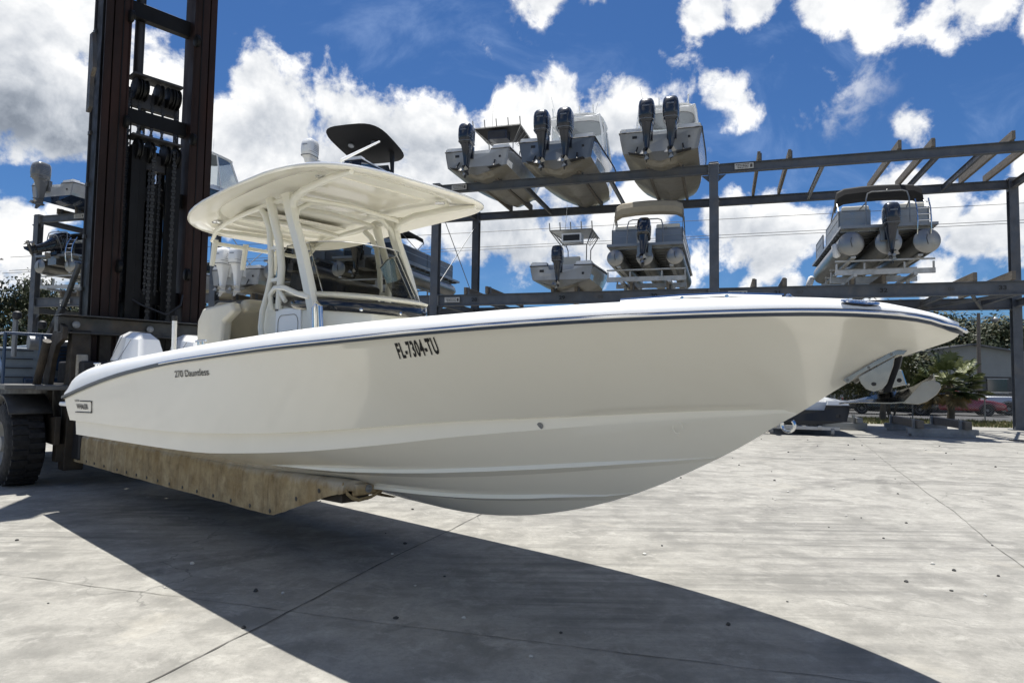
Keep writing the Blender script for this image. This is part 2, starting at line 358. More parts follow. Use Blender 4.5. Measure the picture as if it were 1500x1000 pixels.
# ------------------------------------------------------------------ ground
def mk_concrete():
    M = bpy.data.materials.new('yard_concrete'); M.use_nodes = True; t = NT(M.node_tree); b = t.n['Principled BSDF']
    o = t.add('ShaderNodeTexCoord').outputs['Object']
    big = t.noise(o, .35, 6, .6, .5); med = t.noise(o, 2.2, 9, .68, .3); fine = t.noise(o, 22, 6, .65); grit = t.noise(o, 220, 3, .7)
    c = t.mix(t.rng(big, .32, .68), (0.254, 0.245, 0.219), (0.331, 0.320, 0.288))
    c = t.mix(t.rng(med, .40, .62, 0, .7), c, (0.387, 0.376, 0.340))
    c = t.mix(t.rng(med, .52, .36, 0, .75), c, (0.185, 0.181, 0.163))
    c = t.mix(t.rng(fine, .45, .7, 0, .35), c, (0.176, 0.172, 0.155))
    c = t.mix(t.rng(grit, .35, .72, 0, .38), c, (0.146, 0.142, 0.129))
    c = t.mix(t.rng(t.noise(o, 90, 3, .6), .62, .74, 0, .5), c, (0.456, 0.439, 0.396))
    c = t.mix(t.rng(t.noise(o, 6.5, 8, .72, .8), .50, .62, 0, .36), c, (0.202, 0.197, 0.179))
    c = t.mix(t.rng(t.noise(o, 4.0, 9, .75, .5), .53, .64, 0, .42), c, (0.470, 0.456, 0.414))
    c = t.mix(t.rng(t.noise(o, 48, 5, .7), .55, .68, 0, .40), c, (0.141, 0.138, 0.127))
    # tyre tracks: sets of stretched streaks, curved by a large distortion
    for ang, sc, amt, seed in ((-8, 9, .38, 0), (8, 15, .34, 5), (-38, 9, .42, 9), (52, 10, .35, 15)):
        mp = t.add('ShaderNodeMapping', inp={'Vector': o, 'Rotation': (0, 0, R(ang)), 'Scale': (.09, 2.0, 1), 'Location': (seed, seed*.7, 0)}).outputs[0]
        s1 = t.noise(mp, sc*.3, 7, .62, .25)
        patch = t.rng(t.noise(o, .16, 3, .5), .42+.01*seed/3, .58, 0, 1, True)
        s = t.math('MULTIPLY', t.rng(s1, .50, .62, 0, amt, True), patch)
        c = t.mix(s, c, (0.112, 0.110, 0.101))
    for cx_, cy_, rs in ((5.0, -3.0, (11.2, 11.45, 13.6, 13.9, 16.8)), (-4.0, 24.0, (13.2, 13.5, 16.1, 16.4, 19.5)), (15.0, 6.0, (7.4, 7.65, 10.1, 10.4)), (2.0, -14.0, (23.0, 23.3, 27.0))):
        dd = t.add('ShaderNodeVectorMath', operation='DISTANCE', inp={0: o, 1: (cx_, cy_, 0)}).outputs['Value']
        dw = t.math('ADD', dd, t.math('MULTIPLY', t.math('SUBTRACT', t.noise(o, .7, 3), .5), .35))
        mk = None
        for r0 in rs:
            v_ = t.rng(t.math('ABSOLUTE', t.math('SUBTRACT', dw, r0)), .11, .06, 0, 1, True)
            mk = v_ if mk is None else t.math('MAXIMUM', mk, v_)
        br = t.math('MULTIPLY', t.rng(t.noise(o, .45, 4, .6), .48, .60, 0, .42), t.rng(t.noise(o, 14, 5, .7), .35, .6, .35, 1))
        c = t.mix(t.math('MULTIPLY', mk, br), c, (0.089, 0.086, 0.080))
    # stains
    v = t.rng(t.noise(o, 1.1, 5, .5, 1.2), .66, .75, 0, .45, True)
    c = t.mix(v, c, (0.138, 0.133, 0.120))
    c = t.mix(t.rng(t.noise(o, .8, 7, .6, .6), .60, .70, 0, .35, True), c, (0.430, 0.404, 0.344))
    # hairline cracks
    vo = t.add('ShaderNodeTexVoronoi', feature='DISTANCE_TO_EDGE', inp={'Scale': .32})
    wv = t.add('ShaderNodeVectorMath', operation='ADD', inp={0: o})
    nn = t.n.new('ShaderNodeTexNoise'); nn.inputs['Scale'].default_value = 1.5; nn.inputs['Detail'].default_value = 6; t.l.new(o, nn.inputs['Vector'])
    sc_ = t.add('ShaderNodeVectorMath', operation='SCALE', inp={0: nn.outputs['Color'], 'Scale': .8}).outputs[0]
    t.l.new(sc_, wv.inputs[1]); t.l.new(wv.outputs[0], vo.inputs['Vector'])
    cr = t.math('MULTIPLY', t.rng(vo.outputs['Distance'], .003, .001, 0, .45), t.rng(t.noise(o, .5, 2), .53, .58))
    c = t.mix(cr, c, (0.060, 0.060, 0.056))
    t.l.new(c, b.inputs['Base Color']); b.inputs['Roughness'].default_value = .85
    h = t.math('ADD', t.math('MULTIPLY', grit, .25), t.math('ADD', t.math('MULTIPLY', med, 1.0), t.math('MULTIPLY', fine, .35)))
    t.l.new(t.add('ShaderNodeBump', inp={'Height': h, 'Strength': .22, 'Distance': .03}).outputs[0], b.inputs['Normal'])
    return M
concrete = mk_concrete()
earth = mat('dry_earth', (.20, .18, .12), .95, var=.3, vscale=.6, dirt=(.10, .11, .05), dscale=.5, damt=.7, bump=.3)
asphalt = mat('asphalt', (.07, .07, .07), .9, var=.2, vscale=1)
b = MB(); b.hexa([(-900, -300, -1.2), (900, -300, -1.2), (900, 1500, -1.2), (-900, 1500, -1.2), (-900, -300, -.03), (900, -300, -.03), (900, 1500, -.03), (-900, 1500, -.03)])
struct(b.build('ground', earth, smooth=0))
A_R = .3; RC = Vector((6.996, 23.583, 0)); RXv = Vector((math.cos(A_R), -math.sin(A_R), 0)); RYv = Vector((math.sin(A_R), math.cos(A_R), 0))
def rw(x, y, z=0): return RC + RXv*x + RYv*y + Vector((0, 0, z))
# concrete yard: ends a little beyond the rack's rear columns
q = [rw(-75, -60), rw(60, -60), rw(60, 6.2), rw(-75, 6.2)]
b = MB(); b.hexa([p + Vector((0, 0, -.2)) for p in q] + [p.copy() for p in q]); struct(b.build('concrete_yard', concrete, smooth=0))
q = [rw(-75, 12.5), rw(90, 12.5), rw(90, 40), rw(-75, 40)]
b = MB(); b.hexa([p + Vector((0, 0, -.2)) for p in q] + [p + Vector((0, 0, -.012)) for p in q]); struct(b.build('parking_lot', asphalt, smooth=0))
# saw-cut joints in the slab: thin dark strips following slightly wandering lines
jm = mat('joint_dark', (.10, .095, .085), .95, var=.4, vscale=9)
def joint(p, q, w=.012, wob=.02, seg=60, seed=1):
    rnd = random.Random(seed); p = Vector(p); q = Vector(q); d = (q-p); n = Vector((-d.y, d.x, 0)).normalized()
    off = 0; rows = []
    for i in range(seg+1):
        off += rnd.uniform(-wob, wob)*.3; off *= .97
        c = p + d*i/seg + n*off; ww = w*rnd.uniform(.35, 1.3)/2
        rows.append([c - n*ww + Vector((0, 0, .004)), c + n*ww + Vector((0, 0, .004))])
    bb = MB(); bb.grid(rows); return struct(bb.build('slab_joint', jm, smooth=0))
joint((2.6, 16.4, 0), (-2.4, 1.2, 0), .012, .02, 160, 2)
joint((-6.5, 5.85, 0), (2.8, 3.12, 0), .006, .03, 120, 3)
joint((-12.5, 7.6, 0), (-6.5, 5.85, 0), .007, .03, 60, 4)
joint((9.6, 18.9, 0), (4.2, 5.6, 0), .007, .03, 120, 5)
joint((12.5, 14.2, 0), (3.5, 17.2, 0), .012, .03, 100, 6)
joint((16, 8.6, 0), (5.5, 11.9, 0), .01, .03, 100, 7)
# loose stones
sm = mat('dark_pebble', (.05, .05, .048), .8); sm2 = mat('pale_pebble', (.55, .54, .5), .8)
b = MB(); rnd = random.Random(11)
for i in range(150):
    if i < 45: x, y = rnd.uniform(-5, 4), rnd.uniform(2.6, 9)
    else: x, y = rnd.uniform(0, 13), rnd.uniform(4, 19)
    r = rnd.uniform(.006, .016)*(1+.035*y); b.cur = 1 if rnd.random() < .3 else 0
    ring = lambda z, k: [(x+math.cos(a)*r*k*rnd.uniform(.7, 1.2), y+math.sin(a)*r*k*rnd.uniform(.7, 1.2), z) for a in [j*math.pi/3 for j in range(6)]]
    b.loft([ring(0.001, .9), ring(r*.5, 1), ring(r*rnd.uniform(.7, 1.1), .5)])
o = b.build('loose_stones', [sm, sm2]); o['kind'] = 'stuff'
# grass verge between the slab and the car park
gm = mat('dry_verge_grass', (.19, .17, .075), .9, var=.35, vscale=1.5)
gm2 = mat('green_verge_grass', (.085, .11, .035), .9, var=.35, vscale=1.5)
b = MB(); rnd = random.Random(5)
for i in range(26000):
    X = rnd.uniform(-34, 24); Y = rnd.uniform(6.3, 12.4); p = rw(X, Y, -.03)
    h = rnd.uniform(.04, .14); a = rnd.uniform(0, 6.28); dx, dy = math.cos(a)*.025, math.sin(a)*.025
    b.cur = 1 if rnd.random() < .45 else 0
    k = b.av([(p.x-dx, p.y-dy, p.z), (p.x+dx, p.y+dy, p.z), (p.x+rnd.uniform(-.05, .05), p.y+rnd.uniform(-.05, .05), h)]); b.af(k, k+1, k+2)
o = b.build('verge_grass', [gm, gm2], smooth=0, merge=False); o['kind'] = 'stuff'
exec_later = []
# ------------------------------------------------------------------ the big centre console boat, carried on the forks
BO = Vector((-4.12225, 8.48823, 0)); BROT = -R(42)
boat = thing('center_console_boat', 'large cream centre console boat with hard top, held on the forks in the foreground', 'boat', BO, BROT)
L = 8.2
def hbr(s):
    if s < 3.6: return 1.29*(max(0, 1-(1-s/3.6)**2.6))**.62
    return 1.29-(s-3.6)*.012
def hba(s):
    s = s-.7
    return 0 if s <= 0 else 1.16*(1-max(0, 1-s/5.2)**2.4)
def hbb(s): return hba(s)*(.90+.04*min(1, s/6))
ZR = [(0,1.700),(.03,1.722),(.087,1.744),(.172,1.756),(.321,1.763),(.497,1.763),(.732,1.758),(1.218,1.744),(1.61,1.730),(2.089,1.711),(2.835,1.680),(3.674,1.651),(4.38,1.618),(5.252,1.572),(5.848,1.524),(6.535,1.458),(7.332,1.354),(8.142,1.225),(8.3,1.20)]
ZT = [(0,1.735),(.06,1.765),(.131,1.786),(.235,1.812),(.343,1.826),(.525,1.834),(.743,1.836),(1.037,1.831),(1.275,1.825),(1.685,1.815),(2.189,1.801),(2.98,1.785),(3.872,1.757),(4.731,1.722),(5.44,1.684),(6.323,1.635),(6.955,1.598),(7.6,1.54),(7.95,1.485),(8.1,1.43),(8.2,1.33)]
ZA = [(.7,1.333),(.9,1.328),(1.205,1.312),(1.536,1.286),(1.975,1.252),(2.477,1.212),(2.862,1.172),(3.425,1.114),(4.131,1.055),(5.516,.992),(8.2,.961)]
ZB = [(.7,1.320),(.9,1.306),(1.211,1.272),(1.546,1.232),(1.993,1.179),(2.599,1.102),(2.899,1.056),(3.697,.953),(4.563,.876),(5.209,.838),(8.2,.800)]
ZK = [(0,1.690),(.026,1.667),(.092,1.641),(.21,1.600),(.346,1.537),(.483,1.458),(.688,1.320),(.799,1.253),(.995,1.127),(1.207,1.010),(1.434,.895),(1.68,.787),(1.855,.722),(2.04,.664),(2.236,.613),(2.445,.566),(2.823,.514),(3.179,.497),(3.7,.508),(4.3,.522),(8.2,.53)]
zr = lambda s: smooth_tab(ZR, s); zt = lambda s: smooth_tab(ZT, s); za = lambda s: smooth_tab(ZA, s); zb = lambda s: smooth_tab(ZB, s); zk = lambda s: smooth_tab(ZK, s)
SS = [0, .008, .02, .04, .07, .11, .16, .22, .29, .37, .46, .55, .64, .7, .76, .83, .92, 1.02, 1.14, 1.28, 1.44, 1.62, 1.82, 2.05, 2.17, 2.3, 2.45, 2.6, 2.75, 2.9, 3.1, 3.3, 3.5, 3.7, 3.95, 4.2, 4.45, 4.7, 4.95, 5.2, 5.45, 5.7, 5.95, 6.2, 6.45, 6.7, 6.95, 7.2, 7.4, 7.6, 7.75, 7.9, 8.05, 8.2]
def section(s):     # list of (y, z) outboard->keel, starboard as positive numbers
    hr, zr_ = hbr(s), zr(s)
    if s <= .7: ly, lz = 0., zk(s)
    else: ly, lz = hba(s), za(s)
    lip = min(.018, hr*.3)
    top = (hr, zr_); t1 = (hr, zr_-.018*min(1, s*3+.2)); t2 = (hr-lip, zr_-.024*min(1, s*3+.2))
    fl = (hr-ly)
    cx = ly + fl*.58; cz = lz + (t2[1]-lz)*.62
    if s < 1.6: cx = ly + fl*(.40+.18*s/1.6)
    pts = [top, t1, t2]
    for i in range(1, 13):
        t = i/12; pts.append(((1-t)**2*t2[0]+2*t*(1-t)*cx+t*t*ly, (1-t)**2*t2[1]+2*t*(1-t)*cz+t*t*lz))
    if s <= .7:
        pts += [(0, lz)]*10
    else:
        by_, bz_, kz = hbb(s), zb(s), zk(s)
        pts.append((by_ + .012*min(1, hba(s)*2), lz-.004*min(1,hba(s)*2)))
        pts.append((by_, bz_))
        for i in range(1, 9):
            t = i/8; bul = .04*math.sin(math.pi*t)*min(1, hba(s)*1.5)
            pts.append((by_*(1-t), bz_+(kz-bz_)*t - bul*.55))
    return pts
def hull_y(x, z):
    s = L-x; i = max(k for k in range(len(SS)-1) if SS[k] <= s+1e-9); t = (s-SS[i])/(SS[i+1]-SS[i])
    sec = [(a[0]+(c[0]-a[0])*t, a[1]+(c[1]-a[1])*t) for a, c in zip(section(SS[i]), section(SS[i+1]))][2:15]
    for (y0, z0), (y1, z1) in zip(sec, sec[1:]):
        if z0 >= z >= z1: return y0 + (y1-y0)*(z0-z)/max(1e-6, z0-z1)
    return sec[0][0]
b = MB()
for sg in (-1, 1):
    b.grid([[(L-s, sg*y, z) for y, z in section(s)] for s in SS])
sec = section(8.2)
b.af(*[b.av([(0, -y, z)]) for y, z in sec] + [b.av([(0, y, z)]) for y, z in sec[::-1][1:]])
hull = b.build('hull', gel, boat, smooth=28)
# spray strakes
TC = [(1.1, 1.0), (1.2, .845), (1.3, .70), (1.45, .57), (1.6, .485), (1.8, .415), (2.05, .37), (2.3, .34), (2.6, .32), (2.9, .30), (3.3, .283), (3.7, .268), (4.2, .262), (8.2, .26)]
TD = [(1.62, 1.0), (1.8, .90), (2.05, .775), (2.3, .705), (2.6, .665), (2.9, .635), (3.3, .615), (3.7, .61), (8.2, .60)]
for TT, s0, wd in ((TC, 1.1, .10), (TD, 1.62, .085)):
    for sg in (-1, 1):
        b = MB(); rows = []
        for s in [s0+.001] + [x for x in SS if s0 < x < 4.4] + [4.5]:
            by_, bz_, kz = hbb(s), zb(s), zk(s); fr = smooth_tab(TT, s)
            def P(t): return Vector((L-s, by_*(1-t), bz_+(kz-bz_)*t - .04*math.sin(math.pi*t)*min(1, hba(s)*1.5)*.55))
            k = min(1, (s-s0)/.7+.02)*max(.02, min(1, (4.5-s)/.8))
            a_ = P(fr); c = P(min(1, fr+wd)); a2 = a_ + Vector((0, .003, -.026*k)); c2 = c + Vector((0, 0, -.003*k))
            rows.append([Vector((q.x, sg*q.y, q.z)) for q in (a_, a2, c2)])
        b.grid(rows); b.build('spray_strake', gel, boat, smooth=20)
# rub rail
b = MB()
for sg in (-1, 1):
    rows = []
    for s in SS + [8.22]:
        h, z = hbr(min(s, 8.2)), zr(s); k = .35 if s == 0 else 1
        out = .016
        rows.append([(L-s + (out if s < .02 else 0), sg*(h+a), z+q) for a, q in ((0, .018), (out, .014), (out, -.014), (0, -.018))])
    b.grid(rows)
b.build('rub_rail', darkrub, boat, smooth=50)
b = MB()
for sg in (-1, 1):
    b.tube([(L-s+(.024 if s < .03 else .0), sg*(hbr(s)+.018), zr(s)+.003) for s in SS if s < 5.6 or sg > 0], .008, 6)
b.build('rub_rail_insert', chrome, boat)
# deck: gunwale cap, foredeck, inner liner
def solez(s): return 1.17+.33*min(1, max(0, (3.6-s)/.6))
def solew(s): return min(hbr(s)-.29, hull_y(L-s, solez(s))-.07, hull_y(L-s, min(zt(s)-.1, solez(s)+.2))-.07)
b = MB()
def capsec(s):
    h = hbr(s); z0 = zr(s)+.018; z1 = zt(s); k = min(1, h/.5)
    return [(h*1.0-.002, z0), (h-.012*k, z0+(z1-z0)*.35), (h-.035*k, z0+(z1-z0)*.68), (h-.065*k, z0+(z1-z0)*.88), (h-.10*k, z1), (h-.15*k, z1+.008), (h-.22*k, z1+.006), (max(0, h-.25*k), z1-.006)]
for sg in (-1, 1):
    rows = [[(L-s, sg*y, z) for y, z in capsec(s)] for s in SS]
    b.grid(rows)
    # inner liner down to the sole (aft of the foredeck)
    b.grid([[(L-s, sg*(hbr(s)-.25*min(1, hbr(s)/.5)), zt(s)-.006), (L-s, sg*solew(s), solez(s))] for s in SS if s >= 1.28])
fs = [s for s in SS if s <= 1.28]
for sg in (-1, 1):
    b.grid([[(L-s, sg*max(0, hbr(s)-.25*min(1, hbr(s)/.5))*f, zt(s)-.006+.03*(1-f*f)*min(1, s*2)) for f in (1, .75, .5, .25, 0)] for s in fs])
s = 1.28; w = hbr(s)-.25
b.loft([[(L-s, -w, zt(s)-.006), (L-s, -w*.5, zt(s)+.016), (L-s, 0, zt(s)+.024), (L-s, w*.5, zt(s)+.016), (L-s, w, zt(s)-.006)], [(L-s-.05, f*solew(s), solez(s)) for f in (-1, -.5, 0, .5, 1)]], (False, False), closed=False)
# sole and transom coaming
b.cur = 1
b.grid([[(L-s, -solew(s), solez(s)), (L-s, solew(s), solez(s))] for s in SS if s >= 1.28])
b.cur = 0
b.box((.30, 0, 1.36), (.5, 1.7, .34)); b.box((.18, -.95, 1.30), (.34, .3, .24)); b.box((.18, .95, 1.30), (.34, .3, .24))
deck = b.build('deck', [gelw, nonsk], boat, smooth=45)
# bow seat bolster seen over the cap
b = MB(); b.box((5.9, 0, 1.60), (1.3, .9, .22)); b.build('bow_seat', vinylw, boat, bevel=.04, seg=3)
# lettering on the hull side
def on_hull(x0, z0, dx=0, slope=0, flip=1, shear=0):
    def f(u, v):
        x = x0+u*flip+v*shear; z = z0+v+slope*u
        return Vector((x, -(hull_y(x, z)+.0055), z))
    return f
text_mesh('FL-7304-TU', .076, txtblk, 'registration_number', boat, on_hull(5.72, 1.575, slope=.085, shear=.66), sx=.49, bold=.032, spacing=1.17)
text_mesh('270 Dauntless', .052, txtblk, 'model_lettering', boat, on_hull(2.97, 1.450, slope=.035, shear=.10), sx=1.45, bold=.010, spacing=1.0)
emb = text_mesh('WHALER', .052, txtfad, 'maker_emblem', boat, on_hull(.36, 1.10, slope=.02), sx=1.15, bold=.03)
text_mesh('BOSTON', .022, txtfad, 'emblem_small_word', emb, on_hull(.34, 1.175, slope=.02), sx=1.1, bold=.02)
b = MB()
for pts in ([(.52, 1.186), (.86, 1.192), (.80, 1.075), (.30, 1.062)],):
    P = [Vector((x, -(hull_y(x, z)+.006), z)) for x, z in pts]
    b.tube(P, .006, 6)
o = b.build('emblem_outline', txtfad, emb)
# through-hull fitting and transducer
def hull_bottom(s, t):
    by_, bz_, kz = hbb(s), zb(s), zk(s)
    return Vector((L-s, -by_*(1-t), bz_+(kz-bz_)*t - .02*math.sin(math.pi*t)))
for (x, z) in ((6.24, 1.205),):
    y = -(hbb(L-x)+.01)
    MB().lathe([(.02, -.004), (.02, .003), (.012, .004)], (x, y+.006, z), (0, -1, -.5), 16).build('through_hull_fitting', steell, boat)
p = hull_bottom(1.25, .12); n = Vector((.3, -.85, -.45)).normalized()
MB().tube([p+n*.012+Vector((math.cos(a)*.03, 0, math.sin(a)*.03)) for a in [i*math.pi/10 for i in range(17)]], .003, 5).build('water_intake_ring', gel, boat)
# bow eye
p = Vector((L-.76, 0, 1.262))
MB().tube([p+Vector((math.cos(a)*.032+.012, 0, -math.sin(a)*.032-.008)) for a in [i*math.pi/8-.8 for i in range(12)]], .009, 8).build('bow_eye', chrome, boat)
# cleats, hinge rail, light, hawse vent on the cap
def capz(s): return zt(s)
for s, y in ((.80, -.60), (.98, -.68)):
    MB().tube([(L-s, y, capz(s)-.01), (L-s, y, capz(s)+.025)], .012, 8).build('rail_foot', chrome, boat)
MB().tube([(L-.58, -.50, capz(.6)+.018), (L-.8, -.60, capz(.8)+.030), (L-.98, -.68, capz(.98)+.030), (L-1.24, -.80, capz(1.2)+.02)], .009, 8).build('grab_rail', chrome, boat)
bl = MB().lathe([(.038, 0), (.038, .008), (.022, .018)], (L-.56, -.50, capz(.5)-.004), (0, 0, 1), 16).build('bow_light', blackg, boat)
MB().lathe([(.014, .0), (.012, .010), (.005, .015)], (L-.56, -.50, capz(.5)+.012), (0, 0, 1), 14).build('light_dome', chrome, bl)
def cap_pt(s, f):       # f 0 at the rail, 1 at the crown
    c = capsec(s); q = f*(4); i = min(3, int(q)); t = q-i
    return Vector((L-s, -(c[i][0]+(c[i+1][0]-c[i][0])*t), c[i][1]+(c[i+1][1]-c[i][1])*t))
cs, cfv = .285, .42
e1 = (cap_pt(cs-.05, cfv)-cap_pt(cs+.05, cfv)).normalized(); e2 = (cap_pt(cs, .9)-cap_pt(cs, .5)).normalized(); en = e2.cross(e1)
if en.y > 0: en = -en
cc = cap_pt(cs, cfv)+en*.008
ring = [cc+e1*math.cos(a)*.078+e2*math.sin(a)*.022 for a in [i*math.pi/16 for i in range(33)]]
hv = MB().tube(ring, .006, 6).build('hawse_vent', chrome, boat)
b = MB(); b.loft([[cc-en*.02+e1*math.cos(a)*.075+e2*math.sin(a)*.020 for a in [i*math.pi/12 for i in range(24)]], [cc-en*.0+e1*math.cos(a)*.075+e2*math.sin(a)*.020 for a in [i*math.pi/12 for i in range(24)]]]); b.build('vent_recess', blackm, hv)
b = MB()
for k in range(-4, 5):
    hw = .016*math.sqrt(max(0, 1-(k*.015/.073)**2)); b.bar(cc+e1*k*.015-e2*hw+en*.002, cc+e1*(k*.015+.008)+e2*hw+en*.002, .0035, .003, en)
b.build('vent_louvre', greyst, hv)
# stern cleats and rod holders on the gunwale
for s in (5.0, 7.55):
    b = MB(); p = Vector((L-s, -(hbr(s)-.13), zt(s)+.008)); b.tube([p+Vector((-.09, 0, .03)), p+Vector((.09, 0, .03))], .009, 8); b.tube([p+Vector((-.04, 0, 0)), p+Vector((-.04, 0, .03))], .010, 6); b.tube([p+Vector((.04, 0, 0)), p+Vector((.04, 0, .03))], .010, 6); b.build('cleat', chrome, boat)
# anchor bracket and anchor at the stem
# flange strips on the stem
b = MB()
for sg in (-1, 1):
    b.prism([(x, sg*.062, z) for x, z in ((7.735, 1.487), (7.956, 1.623), (8.011, 1.622), (7.997, 1.603), (7.967, 1.601), (7.802, 1.507), (7.759, 1.468))], (0, sg*.006, 0))
br = b.build('anchor_bracket_flange', polst, boat, bevel=.002)
for x, z in ((7.757, 1.487), (7.85, 1.545), (7.945, 1.605)): MB().lathe([(.007, 0), (.005, .003)], (x, -.068, z), (0, -1, 0), 10).build('bracket_screw', steell, br)
cheek = [(7.8, 1.50), (7.957, 1.595), (7.951, 1.554), (7.924, 1.47), (7.903, 1.442), (7.868, 1.431), (7.834, 1.443), (7.814, 1.468)]
for sg in (-1, 1):
    b = MB(); b.prism([(x, sg*.052, z) for x, z in cheek], (0, sg*.006, 0)); b.build('anchor_roller_cheek', polst, boat, bevel=.0025)
b = MB(); b.tube([(7.868, -.066, 1.468), (7.868, .066, 1.468)], .009, 12); b.tube([(7.868, -.04, 1.468), (7.868, .04, 1.468)], .03, 16); b.build('anchor_roller', blackm, boat)
b = MB(); b.prism([(x, -.014, z) for x, z in ((7.948, 1.605), (7.978, 1.605), (7.966, 1.549), (7.925, 1.43), (7.895, 1.43))], (0, .028, 0)); anch = b.build('anchor', blackm, boat, bevel=.003)
b = MB(); b.prism([(x, -.010, z) for x, z in ((7.942, 1.55), (7.972, 1.532), (7.990, 1.468), (7.928, 1.452))], (0, .02, 0)); b.build('anchor_shank_plate', polst, anch)
MB().lathe([(.010, 0), (.010, .003)], (7.963, -.010, 1.487), (0, -1, 0), 12).build('shank_hole', blackm, anch)
b = MB()
st_ = [(7.70, 1.378, .012, 1.374), (7.76, 1.393, .05, 1.380), (7.83, 1.412, .10, 1.384), (7.90, 1.426, .135, 1.385), (7.96, 1.440, .155, 1.386), (8.02, 1.462, .155, 1.392), (8.075, 1.498, .10, 1.43), (8.10, 1.52, .03, 1.49)]
for sg in (-1, 1):
    b.loft([[Vector((x, 0, zt_)), Vector((x, sg*w*.5, zt_+(zl-zt_)*.62)), Vector((x, sg*w, zl)), Vector((x, sg*w, zl-.005)), Vector((x, sg*w*.5, zt_+(zl-zt_)*.62-.008)), Vector((x, 0, zt_-.008))] for x, zt_, w, zl in st_])
b.build('anchor_plough_blade', polst, anch, smooth=60)
b = MB()
tip = [(8.083, 1.478), (8.105, 1.484), (8.127, 1.486), (8.149, 1.475), (8.153, 1.454), (8.136, 1.425), (8.099, 1.394), (8.066, 1.381), (8.005, 1.384), (8.04, 1.424)]
b.loft([[(x, -.155+dy+.02*(z-1.38), z) for x, z in tip] for dy in (0, .008)]); b.build('anchor_end_plate', mat('cast_galvanised', (.36, .35, .31), .5, metal=.5, var=.1, vscale=12, bump=.1), anch, bevel=.003)

# console
b = MB()
def csec(x, w, zt_, zf=1.17): return [(x, -w, zf), (x, w, zf), (x, w, zt_-.06), (x, w-.05, zt_), (x, -w+.05, zt_), (x, -w, zt_-.06)]
b.loft([csec(2.95, .50, 2.16), csec(3.1, .53, 2.235), csec(3.35, .54, 2.215), csec(3.75, .54, 2.16), csec(4.0, .50, 2.12), csec(4.16, .40, 2.09), csec(4.26, .26, 2.06)])
cons = b.build('console', nonsk, boat, smooth=50, bevel=.015)
# black brow band around the console front
def front_curve(off, n=18):
    pts = []
    for i in range(n+1):
        a = -math.pi/2 + math.pi*i/n
        pts.append((3.62+.66*max(0, math.cos(a))**.8+off*math.cos(a), (.545+off)*math.copysign(abs(math.sin(a))**.75, math.sin(a))))
    return pts
fc = [(3.18, -.557)] + [(x, y) for x, y in front_curve(.012)] + [(3.18, .557)]
b = MB(); b.grid([[(x, y, 2.165-(x-3.2)*.075) for x, y in fc], [(x+.01, y*1.01, 2.115-(x-3.2)*.075-.055*min(1, (x-3.18)*2.2)) for x, y in fc]])
bb = b.build('console_black_band', blackg, cons, solid=.008)
for i in (3, 7, 10, 13, 17):
    x, y = fc[i]; x1, y1 = fc[i+1]; n = Vector((y1-y, -(x1-x), 0)).normalized()
    MB().lathe([(.014, 0), (.014, .008), (.008, .012)], Vector((x, y, 2.085-(x-3.2)*.075))+n*.008, n, 12).build('fastener', chrome, bb)
b = MB(); b.grid([[(x-.0, y*1.0, 2.175-(x-3.2)*.075) for x, y in fc], [(x+.012, y*1.025, 2.195-(x-3.2)*.075) for x, y in fc], [(x-.05, y*.94, 2.215-(x-3.2)*.07) for x, y in fc]])
b.build('console_brow', nonsk, cons, solid=.006)
# windshield
wc = [(3.20, -.52), (3.40, -.53)] + [(x-.02, y*.95) for x, y in front_curve(-.01, 16)]
def topz(i):
    t = i/(len(wc)-1); e = min(t, 1-t)
    return 2.19 + .42*min(1, e*9+(.75 if t > .5 else 0))**.6
rows = []
for k in range(6):
    f = k/5; row = []
    for i, (x, y) in enumerate(wc):
        z0 = 2.20-(x-3.2)*.07; z = z0+(topz(i)-z0)*f
        row.append((x-(z-z0)*.62, y*(1-(z-z0)*.12), z))
    rows.append(row)
ws = MB().grid(rows).build('windshield', wsglass, boat, smooth=60, merge=False)
b = MB(); b.tube([rows[5][i] for i in range(len(wc))], .006, 6); b.tube([rows[k][len(wc)-3] for k in range(6)], .007, 6); b.tube([rows[k][4] for k in range(6)], .005, 6); b.tube([rows[k][len(wc)//2+3] for k in range(6)], .003, 5)
b.build('windshield_trim', chrome, ws)
b = MB(); b.box((3.3, -.2, 2.28), (.25, .35, .22), ry=.3); b.box((3.3, .25, 2.27), (.25, .4, .2), ry=.3); b.build('instrument_pod', blackm, cons, bevel=.03)
b = MB(); b.tube([(3.05+.0*math.cos(a), -.05+.17*math.cos(a), 2.15+.17*math.sin(a)) for a in [i*math.pi/10 for i in range(21)]], .012, 6); b.tube([(3.05, -.22, 2.15), (3.05, .12, 2.15)], .01, 6); b.tube([(3.05, -.05, 2.15), (3.2, -.05, 2.12)], .02, 6); b.build('steering_wheel', chrome, boat)
# console side door with louvres and handle
b = MB(); b.box((3.50, -.548, 1.75), (.40, .02, .60)); dr = b.build('console_side_door', gelw, cons, bevel=.012, seg=3)
b = MB(); b.tube([(3.33, -.56, 1.50), (3.35, -.56, 1.86)] + [(3.41-.06*math.cos(a), -.56, 1.93+.06*math.sin(a)) for a in (0, .5, 1.0, 1.5)] + [(3.60+.07*math.sin(a), -.56, 1.92+.07*math.cos(a)) for a in (0, .5, 1.0, 1.5)] + [(3.67, -.56, 1.5)], .0035, 6)
b.build('door_seam', mat('seam_grey', (.30, .29, .26), .6), dr)
b = MB()
for k in range(3): MB().box((3.5, -.560, 1.76+k*.045), (.18, .006, .008), ry=-.05).build('door_louvre', blackm, dr)
MB().box((3.32, -.556, 2.04), (.05, .012, .012)).build('door_latch', blackm, dr)
b = MB(); b.tube([(3.24, -.56, 2.05), (3.26, -.59, 2.17), (3.36, -.60, 2.225), (3.52, -.60, 2.21), (3.70, -.59, 2.15), (3.86, -.57, 2.11)], .024, 8)
